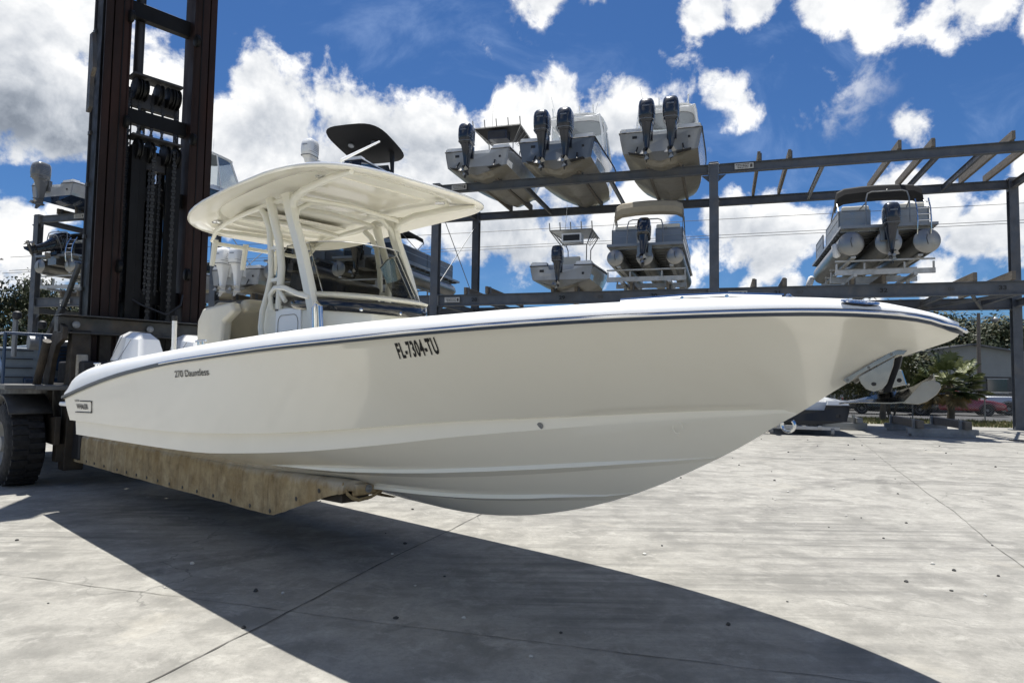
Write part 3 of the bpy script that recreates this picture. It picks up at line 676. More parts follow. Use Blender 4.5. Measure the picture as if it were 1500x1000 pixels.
b.tube([(3.42, -.60, 2.2), (3.53, -.60, 2.10)], .02, 8); b.build('console_grab_rail', creamp, boat)
b = MB(); b.tube([(4.00, -.60, 1.60), (3.99, -.61, 2.01), (4.02, -.6, 2.045), (4.06, -.6, 2.02), (4.10, -.59, 1.62)], .022, 10); b.build('chrome_grab_handle', chrome, boat)
# helm seat
b = MB(); b.box((2.25, 0, 1.42), (.62, 1.02, .5)); hs = b.build('helm_seat', gelw, boat, bevel=.03)
b = MB(); b.box((2.33, 0, 1.72), (.58, 1.06, .16)); b.build('seat_cushion', vinyl, hs, bevel=.06, seg=4)
b = MB(); b.loft([[(x, s_*.56, z) for x, z in ((2.02, 1.62), (2.0, 2.0), (2.08, 2.17), (2.2, 2.2), (2.26, 2.12), (2.22, 1.8), (2.2, 1.62))] for s_ in (-1, -.33, .33, 1)]); b.build('seat_backrest', vinyl, hs, bevel=.04, seg=4)
b = MB()
for sg in (-1, 1): b.loft([[(x, y, z) for x, z in ((1.84, 1.50), (1.84, 2.02), (1.95, 2.14), (2.55, 2.16), (2.62, 2.08), (2.4, 1.98), (2.36, 1.55))] for y in (sg*.50, sg*.60)])
b.build('seat_side_bolster', vinylw, hs, bevel=.035, seg=4)
b = MB(); b.box((2.62, -.02, 2.13), (.16, 1.0, .12)); b.build('seat_head_roll', vinyl, hs, bevel=.05, seg=4)
for y in (-.3, 0, .3): MB().tube([(2.62, y, 1.805), (2.05, y, 1.805)], .004, 4).build('seat_seam', brownst, hs)
MB().tube([(1.835, -.55, 1.55), (1.835, -.55, 2.02), (1.95, -.55, 2.145), (2.55, -.55, 2.165)], .005, 5).build('bolster_piping', vinyl, hs)
b = MB(); b.tube([(1.62, -.72, 1.6), (1.60, -.72, 2.02)], .024, 10); b.cur = 1; b.tube([(1.60, -.72, 2.02), (1.60, -.72, 2.07)], .028, 10); b.build('rod_holder_tube', [gelw, blackm], boat)
# hard top
HX0, HX1, HW, HZ = 1.86, 4.64, .985, 3.05
def ht_outline(k=1.0, n=64):
    pts = []
    for i in range(n):
        a = 2*math.pi*i/n; c, s_ = math.cos(a), math.sin(a)
        e = .40 if c > 0 else .42
        x = (HX0+HX1)/2 + math.copysign(abs(c)**e, c)*(HX1-HX0)/2*k
        w = HW*k*(1-.07*max(0, (abs(x-3.3)/1.44))**3)
        y = math.copysign(abs(s_)**.5, s_)*w
        pts.append((x, y))
    return pts
def ht_z(x, y):
    u = (x-3.75)/1.5
    return HZ - .085*abs(u)**2.0 - .0*(y/1.0)**2
b = MB()
ringsT = []
for k, dz in ((.0, .085), (.3, .08), (.6, .067), (.85, .045), (.965, .022), (1.0, .0), (1.0, -.012), (.985, -.022), (.90, -.006), (.80, .010), (.775, .022)):
    ringsT.append([(x, y, ht_z(x, y)+dz) for x, y in (ht_outline(max(k, .001)))])
b.loft(ringsT, (False, False))
htop = b.build('hard_top', gel, boat, smooth=35)
b = MB()
inner = [[(x, y, ht_z(x, y)+dz) for x, y in ht_outline(k)] for k, dz in ((.775, .022), (.76, .045), (.5, .05), (.001, .055))]
b.loft(inner, (False, False)); b.build('hard_top_ceiling_panel', nonsk, htop, smooth=35)
b = MB()
for (x, y, w, d) in ((3.55, -.0, 1.0, .9), (2.35, 0, .8, 1.0)):
    b.box((x, y, ht_z(x, 0)+.043), (w, d, .012))
b.build('ceiling_hatch', gel, htop, bevel=.004)
for (x, y) in ((4.05, -.62), (4.2, .5), (2.2, -.6)):
    MB().lathe([(.05, 0), (.05, -.012), (.03, -.018)], (x, y, ht_z(x, y)-.0+.01), (0, 0, 1), 16).build('courtesy_light', chrome, htop)
# top frame: legs, rails, rod holders
for sg in (-1, 1):
    y = sg*.55
    b = MB(); b.loft([[(x-.06*k, y-sg*.0-.032, z), (x+.06*k, y-.032, z), (x+.075*k, y, z), (x+.06*k, y+.032, z), (x-.06*k, y+.032, z), (x-.075*k, y, z)] for x, z, k in ((3.42, 3.04, 1.15), (3.46, 2.95, .9), (3.52, 2.80, .78), (3.68, 2.50, .78), (3.86, 2.08, .8), (3.98, 1.75, .8), (4.04, 1.55, .8))]); b.build('front_leg', creamp, boat, smooth=60)
    b = MB(); b.tube([(3.16, y*1.03, 3.03), (3.26, y*1.04, 2.80), (3.35, y*1.04, 2.62), (3.40, y*1.04, 2.40), (3.39, y*1.04, 2.21), (3.37, y*1.03, 2.05)], [.046, .037, .033, .032, .032, .032], 10)
    b.tube([(3.0, y*1.02, 2.96), (3.08, y*1.04, 2.90), (3.18, y*1.05, 2.76), (3.23, y*1.06, 2.54), (3.25, y*1.06, 2.35), (3.2, y*1.06, 2.2), (3.12, y*1.06, 2.04), (3.10, y*1.06, 1.9), (3.16, y*1.06, 1.7), (3.2, y*1.04, 1.5)], .026, 10)
    b.box((3.28, y*1.05, 2.58), (.16, .03, .03)); b.box((3.30, y*1.05, 2.30), (.16, .03, .03)); b.build('rear_leg', creamp, boat)
    b = MB(); b.tube([(2.05, y, 2.90), (2.3, y, 2.955), (2.7, y, 2.985), (3.2, y, 3.0), (3.6, y, 3.0)], .022, 10)
    b.build('top_side_rail', creamp, boat)
    b = MB(); b.tube([(3.50, y, 2.88), (3.55, y*1.02, 2.97), (3.75, y*1.06, 3.01), (4.2, y*1.14, 3.015), (4.50, y*1.18, 2.995)], [.03, .034, .034, .03, .018], 10); b.build('front_rib', creamp, boat)
    MB().tube([(3.54, y, 2.76), (3.5, y*.9, 2.90), (3.5, y*.7, 2.98), (3.52, y*.4, 3.005)], .024, 10).build('corner_gusset', creamp, boat)
for x, z in ((2.08, 2.90), (2.55, 2.975), (3.18, 2.985), (3.56, 2.985)):
    MB().tube([(x, -.55, z), (x+.04, 0, z+.02), (x, .55, z)], .022, 10).build('top_cross_rail', creamp, boat)
MB().tube([(2.08, -.55, 2.90), (1.97, -.54, 2.82), (1.96, -.48, 2.80), (1.96, .48, 2.80), (1.97, .54, 2.82), (2.08, .55, 2.90)], .020, 8).build('rear_rail', creamp, boat)
for y in (-.5, -.18, .18, .5):
    MB().tube([(1.96, y, 2.84), (1.90, y, 2.58)], [.03, .024], 10).build('rod_holder', creamp, boat)
MB().tube([(4.25, -.60, 3.10), (4.29, -.6, 3.14), (4.09, -.1, 3.47)], [.016, .013, .008], 6).build('whip_antenna', gelw, boat)
# outboards of the big boat: faceted white cowls
def facet_cowl(y):
    b = MB()
    base = [(-.08, .20), (-.08, -.20), (-.35, -.25), (-.72, -.22), (-.86, -.12), (-.86, .12), (-.72, .22), (-.35, .25)]
    mid = [(-.05, .17), (-.05, -.17), (-.35, -.26), (-.74, -.25), (-.92, -.12), (-.92, .12), (-.74, .25), (-.35, .26)]
    top1 = [(-.20, .12), (-.20, -.12), (-.40, -.19), (-.66, -.18), (-.80, -.08), (-.80, .08), (-.66, .18), (-.40, .19)]
    top2 = [(-.34, .06), (-.34, -.06), (-.46, -.09), (-.6, -.09), (-.66, -.05), (-.66, .05), (-.6, .09), (-.46, .09)]
    b.loft([[(x, y+q, z-.10*(x+.4)) for x, q in r] for r, z in ((base, 1.28), (mid, 1.62), (top1, 1.93), (top2, 2.0))])
    return b
for y in (-.30, .36):
    b = MB(); b.box((-.42, y, 1.1), (.36, .2, .5)); b.box((-.45, y, .70), (.24, .1, .5)); b.box((-.10, y, 1.15), (.2, .3, .4))
    b.loft([[(-.5+.30*t, y+math.cos(a)*.075*k, .45+math.sin(a)*.075*k) for a in [i*math.pi/5 for i in range(10)]] for t, k in ((-1, .6), (-.6, 1), (.3, 1), (1, .2))])
    b.prism([(-.62, y-.01, .42), (-.3, y-.01, .42), (-.45, y-.01, .2), (-.55, y-.01, .2)], (0, .02, 0))
    ob = b.build('outboard_motor', engw, boat, bevel=.02)
    cw = facet_cowl(y).build('cowling', engw, ob, smooth=0, bevel=.012, seg=2)
    b = MB(); b.tube([(-.20, y-.205, 1.90), (-.42, y-.262, 1.66)], .004, 4); b.tube([(-.5, y-.2, 1.96), (-.66, y-.262, 1.69)], .004, 4); b.tube([(-.3, y, 2.01), (-.55, y-.1, 2.02)], .003, 4)
    b.build('cowling_seam', mat('seam_dark', (.05, .05, .05), .6), ob)
    text_mesh('MERCURY', .05, txtblk, 'cowling_lettering', ob, lambda u, v, y=y: Vector((-.80+u, y-.262-.0, 1.60+v)), sx=1.1, bold=.03)
    b = MB()
    for k in range(3):
        a = k*2.094; b.loft([[(-.86+dx*.04, y+math.cos(a+dt)*rr, .45+math.sin(a+dt)*rr) for dx, dt in ((-1, -.3), (1, .3), (.7, .35), (-1.2, -.25))] for rr in (.04, .12, .19)])
    b.lathe([(.04, -.08), (.045, .0), (.03, .1)], (-.86, y, .45), (1, 0, 0), 10); b.build('propeller', chrome, ob)
for y, w in ((-.85, .5), (.9, .4)): MB().box((-.32, y, 1.12), (.7, w, .05)).build('swim_platform', gelw, boat, bevel=.015)

# ------------------------------------------------------------------ the marine forklift holding it
dimblue = mat('faded_blue_panel', (.20, .25, .30), .45, var=.15, dirt=(.06, .06, .06), damt=.5)
fk = thing('marina_forklift', 'tall black marina forklift with blue body, carrying the cream boat on carpeted forks', 'forklift', BO, BROT)
for sg in (-1, 1):
    yo, yi = sg*.62, sg*.27
    b = MB()
    prof = [(-2.0, .31), (-2.0, .66), (3.4, .675), (4.55, .70), (4.80, .69), (4.85, .66), (4.45, .58), (3.49, .325)]
    rows = []
    for x, zo, zbm in ((-1.95, .672, .315), (-1, .674, .318), (0, .676, .32), (1, .678, .322), (2, .68, .325), (2.8, .684, .327), (3.2, .686, .328), (3.49, .688, .33), (3.8, .692, .43), (4.1, .697, .525), (4.35, .70, .60), (4.47, .70, .62)):
        kk = 1
        ins = .05
        ymid = (yo+yi)/2
        f = lambda y: ymid+(y-ymid)*kk
        rows.append([(x, f(yo), zbm), (x, f(yo), (zbm+zo)/2), (x, f(yo-sg*.004), zo-.035), (x, f(yo-sg*.016), zo-.012), (x, f(yo-sg*.04), zo+.002), (x, f(yo-sg*.10), zo+.008), (x, f(yi+sg*.06), zo-.015), (x, f(yi), zo-.05), (x, f(yi), zo-.20 if x < 4.2 else zo-.11), (x, f(yo-sg*.05), max(zo-.20 if x < 4.2 else zo-.11, zbm+.02)), (x, f(yo-sg*.012), zbm+.004)])
    # subdivide for slight waviness
    rr2 = []
    rnd = random.Random(3)
    for r0, r1 in zip(rows, rows[1:]):
        for t in (0, .2, .4, .6, .8):
            rr2.append([tuple(p[i]+(q[i]-p[i])*t + (rnd.uniform(-.0035, .0035) if i else 0) for i in range(3)) for p, q in zip(r0, r1)])
    rr2.append(rows[-1])
    b.loft(rr2); fo = b.build('fork', carpet, fk, smooth=50)
    b = MB()
    for x in (-1.55, -1.2, -.9, -.55, -.1, .2, .5, .8, 1.1, 1.4, 1.72, 2.05, 2.4, 2.75, 3.1, 3.44, 3.84, 4.16):
        z = .36 if x < 3.5 else .40+(x-3.49)*.31
        b.lathe([(.014, 0), (.019, .004), (.010, .007)], (x, yo, z), (0, sg, 0), 10)
    b.build('carpet_washer', greyst, fo)
    ym = (yo+yi)/2; strap = mat('ragged_strap', (.34, .26, .14), .9, var=.4, vscale=20)
    b = MB(); b.hexa([(4.44, yo-sg*.10, .585), (4.50, yo-sg*.10, .60), (4.50, yi+sg*.01, .60), (4.44, yi+sg*.01, .585), (4.44, yo-sg*.08, .69), (4.495, yo-sg*.10, .685), (4.495, yi+sg*.01, .665), (4.44, yi+sg*.01, .67)]); b.build('fork_end_cap', carpet, fo, bevel=.01, seg=2)
    b = MB()
    for q in ([(4.44, yo-sg*.01, .69), (4.47, yo-sg*.03, .62), (4.48, yo-sg*.07, .585), (4.49, yo-sg*.12, .565)], [(4.49, yo-sg*.12, .565), (4.50, yi+sg*.12, .58), (4.505, yi+sg*.05, .61), (4.49, yi+sg*.01, .66)]):
        b.grid([[Vector(p)+Vector((0, 0, -.012)), Vector(p)+Vector((.012, 0, .014))] for p in q])
    b.build('fork_tip_strap', strap, fo, solid=.005)
    b = MB(); b.lathe([(.030, 0), (.030, .006), (.020, .008), (.018, .004), (.006, .010)], (4.498, ym-sg*.03, .642), (1, 0, 0), 16); b.build('tip_bolt', steell, fo)
    b = MB(); b.bar((-2.0, sg*.445, .44), (4.38, sg*.445, .565), .24, .06); b.build('fork_blade', brownst, fo)
# fork hangers and carriage
for sg in (-1, 1):
    b = MB(); b.prism([(x, sg*.70, z) for x, z in ((-1.12, 2.02), (-.98, 2.02), (-.96, 1.5), (-1.02, .62), (-1.05, .28), (-1.26, .28), (-1.30, .8))], (0, sg*.22, 0)); ha = b.build('fork_hanger', brownst, fk, bevel=.012)
    b = MB(); b.prism([(x, sg*.735, z) for x, z in ((-.93, 1.2), (-.93, 1.66), (-.945, 1.72), (-.98, 1.72), (-.98, 1.2))], (0, sg*.13, 0)); b.build('hanger_pad', mat('pale_worn_pad', (.46, .42, .34), .7, var=.3, vscale=6, dirt=(.12, .09, .05), damt=.7), ha, bevel=.02, seg=3)
    # swept side arm
    arm = [(-.9, 2.05), (-1.05, 2.10), (-1.30, 2.02), (-1.45, 1.85), (-1.62, 1.45), (-1.78, 1.1), (-1.80, .80), (-1.72, .62), (-1.0, .60), (-1.0, .95), (-1.30, .93), (-1.42, 1.02), (-1.40, 1.3), (-1.28, 1.65), (-1.15, 1.82), (-.9, 1.90)]
    b = MB(); b.prism([(x, sg*.98, z) for x, z in arm], (0, sg*.06, 0)); b.build('side_arm_plate', brownst, fk, bevel=.008)
MB().bar((-1.14, -1.0, .50), (-1.14, 1.0, .50), .16, .22).build('carriage_lower_beam', brownst, fk, bevel=.006)
b = MB(); b.bar((-1.12, -1.06, 2.09), (-1.12, 1.06, 2.09), .16, .19); b.box((-1.05, 0, 2.20), (.30, 2.12, .018)); b.box((-1.03, 0, 1.985), (.22, 2.10, .018))
crs = b.build('carriage_crossbeam', greyst, fk, bevel=.006)
for y in (-.87, .87, 0): MB().lathe([(.045, 0), (.045, .03), (.02, .04)], (-1.03, y, 2.09), (1, 0, 0), 12).build('crossbeam_bolt', steell, crs)
b = MB()
for y in (-.5, .5): b.box((-1.16, y, 1.3), (.10, .14, 1.6))
b.build('carriage_upright', brownst, fk, bevel=.008)
# mast: outer and inner channels
MT = 8.6
for sg in (-1, 1):
    y0 = .05+sg*.565
    b = MB(); b.box((-1.42, y0+sg*.12, MT/2+.3), (.34, .10, MT-.2)); b.box((-1.27, y0+sg*.03, MT/2+.3), (.05, .26, MT-.2)); b.box((-1.57, y0+sg*.03, MT/2+.3), (.05, .26, MT-.2)); b.build('mast_outer_channel', mast_m, fk, bevel=.006)
    b = MB(); b.box((-1.28, y0-sg*.13, MT/2+.35), (.30, .045, MT-.3)); b.box((-1.15, y0-sg*.04, MT/2+.35), (.04, .20, MT-.3)); b.box((-1.15, y0+sg*.12, MT/2+.35), (.045, .09, MT-.3)); b.build('mast_inner_channel', mast_r, fk, bevel=.006)
    b = MB(); b.box((-1.125, y0-sg*.045, MT/2+.35), (.012, .012, MT-.3)); b.build('mast_weld_seam', mast_m, fk)
for z, h in ((6.52, .22), (5.02, .20), (3.98, .20), (8.3, .3), (2.55, .2)):
    b = MB(); b.box((-1.34 if z > 4 else -1.36, .05, z), (.12, .92, h)); b.build('mast_crossmember', mast_m, fk, bevel=.006)
for sg in (-1, 1):
    y = .05+sg*.27
    b = MB(); b.box((-1.30, y, 2.55), (.26, .11, 4.1)); b.box((-1.20, y-sg*.06, 2.55), (.04, .16, 4.1)); b.build('mast_third_stage_channel', mast_m, fk, bevel=.005)
def sheaves(z, x, ys, name):
    b = MB(); b.box((x, .03, z+.20), (.28, .66, .03)); b.box((x-.05, .03, z-.1), (.1, .60, .22)); o_ = b.build(name, blackm, fk, bevel=.006)
    for y in ys:
        MB().lathe([(.145, -.035), (.145, -.02), (.115, -.015), (.115, .015), (.145, .02), (.145, .035)], (x+.04, y, z+.02), (0, 1, 0), 22).build('sheave', mast_m, o_)
sheaves(5.38, -1.30, (-.23, -.14, .06, .20, .29), 'upper_sheave_block'); sheaves(4.52, -1.24, (-.20, -.05, .16, .30), 'lower_sheave_block')
# lift cylinders
b = MB(); b.tube([(-1.40, .10, .4), (-1.40, .10, 4.15)], .10, 16); b.build('lift_cylinder', mast_m, fk)
b = MB(); b.tube([(-1.40, .10, 4.1), (-1.40, .10, 4.5)], .075, 16); b.tube([(-1.45, -.08, 4.4), (-1.45, -.08, 5.3)], .05, 14); b.build('cylinder_rod', chrome, fk)
b = MB(); b.tube([(-1.44, -.16, 5.3), (-1.44, -.16, 8.2)], .065, 12); b.build('hoist_cylinder', blackm, fk)
# chains: alternating plates
def chain(y, z0, z1, x, w=.05, step=.045):
    b = MB(); z = z0; k = 0
    while z < z1:
        ww = w if k % 2 else w*.62; b.box((x, y, z), (.022, ww, step*.86)); z += step; k += 1
    return b.build('lift_chain', hosebk if w < .05 else greychain, fk, smooth=0)
greychain = mat('oily_chain_steel', (.022, .022, .021), .5, metal=.2)
MB().box((-1.50, .0, 2.95), (.03, .56, 3.4)).build('mast_back_plate', mast_m, fk)
for y in (-.02, .25): chain(y, 2.2, 4.62, -1.10, .06)
for y in (-.30, -.17, .0, .14, .33): chain(y, 2.6 if y < .3 else 2.2, 5.4, -1.30, .042)
b = MB(); rnd = random.Random(4)
for i in range(9):
    y = -.36+i*.022 if i < 6 else .30+(i-6)*.03; x = -1.34+rnd.uniform(-.06, .05); b.tube([(x, y, 5.3), (x+.01, y+.006, 4.2), (x-.01, y-.006, 3.2), (x, y, 2.2), (x-.15, y-.1, 1.7)], .011, 6)
b.tube([(-1.05, .42, 2.6), (-1.0, .38, 2.45), (-1.0, .2, 2.3), (-1.1, -.1, 2.42), (-1.2, -.2, 2.5)], .015, 6)
b.build('hydraulic_hose', hosebk, fk)
b = MB(); b.prism([(-1.42, -.76, z) if 0 else (x, -.762, z) for x, z in ((-1.25, 4.9), (-1.18, 4.95), (-1.18, 5.35), (-1.10, 5.45), (-1.12, 5.6), (-1.2, 5.95), (-1.3, 5.95), (-1.3, 4.9))], (0, -.05, 0)); b.build('mast_guide_plate', greyst, fk, bevel=.005)
for sg in (-1, 1):
    for z in (2.9, 4.85, 6.3): MB().lathe([(.07, -.03), (.085, -.02), (.085, .02), (.07, .03)], (-1.10, .05+sg*.44, z), (0, 1, 0), 18).build('mast_roller', mast_m, fk)
    MB().tube([(-1.52, .05+sg*.74, 1.6), (-1.52, .05+sg*.74, 8.4)], .018, 6).build('hydraulic_pipe', blackm, fk)
for z in (2.6, 3.3, 4.0, 4.7, 5.4, 6.1): MB().box((-1.50, .05-.735, z), (.08, .05, .05)).build('pipe_clamp', greyst, fk)
# work light on the mast
wl = MB().lathe([(.03, -.06), (.06, -.02), (.065, .03), (.06, .035)], (-1.10, .86, 3.60), (1, -.2, -.1), 16).build('work_light', blackm, fk)
MB().lathe([(.054, .034), (.054, .038), (.01, .041)], (-1.10, .86, 3.60), (1, -.2, -.1), 16).build('light_lens', mat('lamp_lens', (.5, .48, .4), .2, coat=1), wl)
# tilt cylinders and brace from the mast to the body
for sg in (-1, 1):
    b = MB(); b.bar((-1.25, sg*.80, 2.9), (-1.55, sg*.88, 2.35), .05, .06); b.bar((-1.55, sg*.88, 2.35), (-1.95, sg*.95, 1.9), .07, .08); b.build('mast_tilt_brace', greyst, fk, bevel=.01)
    b = MB(); b.tube([(-1.7, sg*1.0, 1.9), (-2.1, sg*1.0, 1.3)], .05, 12); b.build('tilt_cylinder', brownst, fk)
# body
b = MB(); b.box((-4.2, 0, .95), (4.6, 1.5, .8)); b.box((-2.0, 0, 1.0), (1.1, 1.3, 1.3)); ch = b.build('chassis', blackm, fk, bevel=.03)
b = MB(); b.box((-4.6, 0, 1.62), (3.1, 1.35, .62)); b.build('engine_cover', dimblue, fk, bevel=.03)
b = MB(); b.box((-2.55, .1, 1.45), (.5, 1.1, .5)); b.box((-3.0, .1, 1.36), (.1, 2.1, .10)); b.box((-2.95, -.2, 1.72), (.12, 1.0, .40)); b.build('operator_station', bluep, fk, bevel=.02)
b = MB()
for z in [1.5+.05*k for k in range(9)]: b.box((-2.86, -.15, z), (.03, .8, .018))
b.build('radiator_grille', blackm, fk)
b = MB(); b.box((-3.3, -1.05, 1.30), (3.2, .75, .06)); b.box((-3.3, 1.05, 1.30), (3.2, .75, .06)); b.box((-2.0, 0, 1.29), (.7, 2.2, .06)); b.build('side_deck', mat('grey_deck_plate', (.13, .13, .125), .6, var=.15), fk, bevel=.01)
b = MB()
for z in (1.42, 1.55, 1.68, 1.80): b.box((-3.0, -1.12, z), (.02, .55, .012))
b.build('panel_seam', blackm, fk)
b = MB(); b.box((-3.1, -1.06, 1.58), (.16, .66, .52)); b.build('tool_locker', dimblue, fk, bevel=.015)
b = MB()
for x, y in ((-2.2, -1.35), (-2.2, -.95), (-3.0, -1.38), (-3.8, -1.38)): b.tube([(x, y, 1.3), (x, y, 2.0)], .02, 8)
b.tube([(-4.6, -1.38, 2.0), (-2.2, -1.35, 2.0), (-2.2, -.75, 2.0)], .02, 8); b.tube([(-4.6, -1.38, 1.7), (-2.45, -1.36, 1.7), (-2.2, -1.35, 1.45)], .018, 8)
b.build('handrail', bluep, fk)
b = MB(); b.tube([(-2.62, -1.0, 1.9), (-2.62, -.72, 1.9)], .10, 14); b.tube([(-2.62, -.72, 1.9), (-2.62, -.4, 1.93)], .04, 10); b.tube([(-2.66, -1.15, 1.7), (-2.66, -1.15, 2.25)], .035, 8); b.build('exhaust_and_air_cleaner', steell, fk, bevel=.01)
for y in (-1.15, -.85): MB().lathe([(.02, -.06), (.05, -.04), (.06, 0), (.05, .04), (.02, .06)], (-2.6, y, 2.27 if y < -1 else 2.16), (0, 0, 1), 12).build('beacon', blackm, fk)
MB().lathe([(.02, 0), (.07, .02), (.08, .06), (.03, .09)], (-2.3, -.86, 1.68), (1, 0, 0), 14).build('horn', brownst, fk)
def tyre(x, y, r, w):
    sg = 1 if y > 0 else -1
    b = MB(); prof = [(r*.56, -w/2), (r*.85, -w/2), (r*.96, -w*.42), (r, -w*.3), (r, w*.3), (r*.96, w*.42), (r*.85, w/2), (r*.56, w/2)]
    b.lathe(prof, (x, y, r), (0, 1, 0), 40, cap=False)
    for k in range(26):
        a = k*2*math.pi/26; c = Vector((x+math.cos(a)*r, y, r+math.sin(a)*r)); b.box(c + Vector((0, w*.2, 0)), (.045, w*.42, .07), ry=-a+0); b.box(c + Vector((math.cos(a+1.57)*.05, -w*.2, math.sin(a+1.57)*.05)), (.045, w*.42, .07), ry=-a)
    wh = b.build('wheel', rubber, fk, smooth=40)
    b = MB(); o_ = sg*w*.32; b.lathe([(r*.57, -w*.45), (r*.57, w*.45)], (x, y, r), (0, 1, 0), 32, cap=False)
    b.lathe([(r*.57, 0), (r*.50, .01*sg), (r*.44, -.06*sg), (r*.2, -.07*sg), (r*.18, .02*sg), (.001, .03*sg)], (x, y+sg*w*.42, r), (0, 1, 0), 32, cap=False); b.build('rim', rimw, wh)
for sg in (-1, 1):
    tyre(-2.32, sg*1.12, .54, .42); tyre(-5.6, sg*.95, .50, .36)
for sg in (-1, 1):
    ring = [(math.cos(a)*.63-2.32, math.sin(a)*.63+.56) for a in [math.pi*k/14 for k in range(3, 14)]]
    b = MB(); b.grid([[(x, sg*.86, z) for x, z in ring], [(x, sg*1.34, z) for x, z in ring]])
    b.build('fender', mat('grey_fender', (.035, .035, .035), .5, var=.2, vscale=4), fk, solid=.02)
b = MB(); b.box((-6.4, 0, 1.1), (.8, 1.7, 1.1)); b.build('counterweight', bluep, fk, bevel=.08, seg=4)

_k = 1.07; _c = Vector((8.743, -3.55, 1.45))*(1-_k)
for o in [q for q in bpy.data.objects if q.parent == fk and q.name.split('.')[0] in ('fork_hanger', 'side_arm_plate', 'carriage_crossbeam', 'carriage_lower_beam', 'carriage_upright', 'mast_outer_channel', 'mast_inner_channel', 'mast_weld_seam', 'mast_crossmember', 'mast_third_stage_channel', 'mast_back_plate', 'mast_roller', 'hydraulic_pipe', 'pipe_clamp', 'upper_sheave_block', 'lower_sheave_block', 'lift_cylinder', 'cylinder_rod', 'hoist_cylinder', 'lift_chain', 'hydraulic_hose', 'mast_guide_plate', 'work_light', 'light_lens', 'mast_tilt_brace')]:
    o.scale = (_k,)*3; o.location = _c
# ------------------------------------------------------------------ the boat rack
rack = thing('boat_storage_rack', 'grey steel dry rack of columns and beams carrying boats on two levels', 'boat rack', RC, -A_R)
BAY, DEP, H1, H2 = 10.524, 4.548, 9.181, 4.815
for k in (-1, 0, 1, 2, 3):
    for yb in (0, DEP):
        x = -BAY*k
        b = MB(); b.ibeam((x, yb, 0), (x, yb, H1-.0), .30, .30, .022, up=(0, 1, 0)); b.box((x, yb, .012), (.55, .55, .024)); b.box((x, yb, H1+.004), (.34, .34, .012))
        for z in (H2-.21, H1-.17): b.box((x, yb, z), (.30, .26, .5))
        c_ = b.build('column', steel, rack, bevel=.006)
        for dx in (-.2, .2): MB().lathe([(.03, 0), (.03, .05), (.012, .055), (.012, .12)], (x+dx, yb-.2, .024), (0, 0, 1), 8).build('anchor_bolt', steell, c_)
for k in (-1, 0, 1, 2):
    x0, x1 = -BAY*(k+1)+.152, -BAY*k-.152
    z2 = H2
    for yb in (0, DEP):
        b = MB(); b.ibeam((x0, yb, H1-.16), (x1, yb, H1-.16), .20, .32, .02); b.build('top_beam', steel, rack)
        z3 = H2+.35 if k == 2 else H2
        b = MB(); b.ibeam((x0, yb, z3-.215), (x1, yb, z3-.215), .22, .43, .022); b.build('level_beam', steel, rack)
for k in (-1, 0, 1, 2, 3):
    x = -BAY*k
    for z in (H1-.2, H2-.22): MB().ibeam((x, .152, z), (x, DEP-.152, z), .16, .26, .016).build('cross_beam', steel, rack)
    if k in (1, 2, 3):
        if k < 3: MB().tube([(x, .2, H2+.4), (x, DEP-.2, H1-.7)], .018, 6).build('brace_rod', steell, rack); MB().tube([(x, .2, H1-.7), (x, DEP-.2, H2+.4)], .018, 6).build('brace_rod', steell, rack)
for k in (-1, 0, 1, 2, 3):
    for z in (H2-.215, H1-.16):
        for sg in (-1, 1):
            e_ = MB().box((-BAY*k+sg*.165, 0, z), (.02, .26, .40)).build('end_plate', steell, rack)
            for dz in (-.14, 0, .14): MB().lathe([(.022, 0), (.022, .02)], (-BAY*k+sg*.175, -.09, z+dz), (sg, 0, 0), 6).build('plate_bolt', steell, e_)
            MB().prism([(-BAY*k+sg*.155, -.02, z-.45), (-BAY*k+sg*.155, -.02, z-.21), (-BAY*k+sg*.42, -.02, z-.21)], (0, .02, 0)).build('gusset', steel, rack)
# timber bunks across the beams and steel joists between them
top_b = (-8.86, -7.95, -5.66, -4.75, -2.28, -1.12, 1.49, 2.47, 5.77, 6.74, -30.2, -29.1, -24.2, -23.2, -16.4, -15.3, -14.9, -13.9, 8.9, 9.7)
low_b = (-5.75, -4.85, -2.85, -1.55, 1.3, 2.26, 4.35, 5.25, 7.80, 8.80, -8.3, -9.2, -13.9, -12.9, -17.3, -16.4, -19.9, -18.9, -24.2, -23.2)
def bunk(x, z, zsup=0):
    b = MB(); rnd = random.Random(int(x*100)+int(z)); yo = rnd.uniform(.12, .35)
    b.hexa([(x-.05, -yo, z+.0), (x+.05, -yo, z), (x+.05, DEP+yo*.6, z), (x-.05, DEP+yo*.6, z), (x-.05, -yo+.0, z+.27), (x+.05, -yo, z+.27), (x+.05, DEP+yo*.6, z+.27), (x-.05, DEP+yo*.6, z+.27)])
    o_ = b.build('bunk_timber', wood, rack, bevel=.008)
    MB().box((x+.075, .0, z+.14), (.05, .14, .26)).build('bunk_bracket', steel, o_)
for x in top_b: bunk(x, H1+.003)
for x in low_b: bunk(x, H2+.003+(.35 if x < -21.1 else 0))
for x in (-29.6, -28.6): bunk(x, H2+.353)
for x in (-6.96, -3.67, 3.55, 6.95, -12.4, -17.5, -24.5, -28.0, 8.2):
    b = MB(); b.ibeam((x, .11, H1-.20), (x, DEP-.11, H1-.20), .09, .20, .012); b.build('joist', steell if x in (3.55, -3.67) else steel, rack)
for x in (-8.6, -1.3, 4.9, 3.2, 7.4, 9.4, -13.5):
    b = MB(); b.ibeam((x, .12, H2-.20), (x, DEP-.12, H2-.20), .09, .20, .012); b.build('joist', steel, rack)
for x, sg in ((7.8, 1), (8.9, -1), (2.0, 1)):
    MB().bar((x, .12, H2-.38), (x+sg*1.6, DEP-.12, H2-.38), .08, .10).build('diagonal_brace', steel, rack)
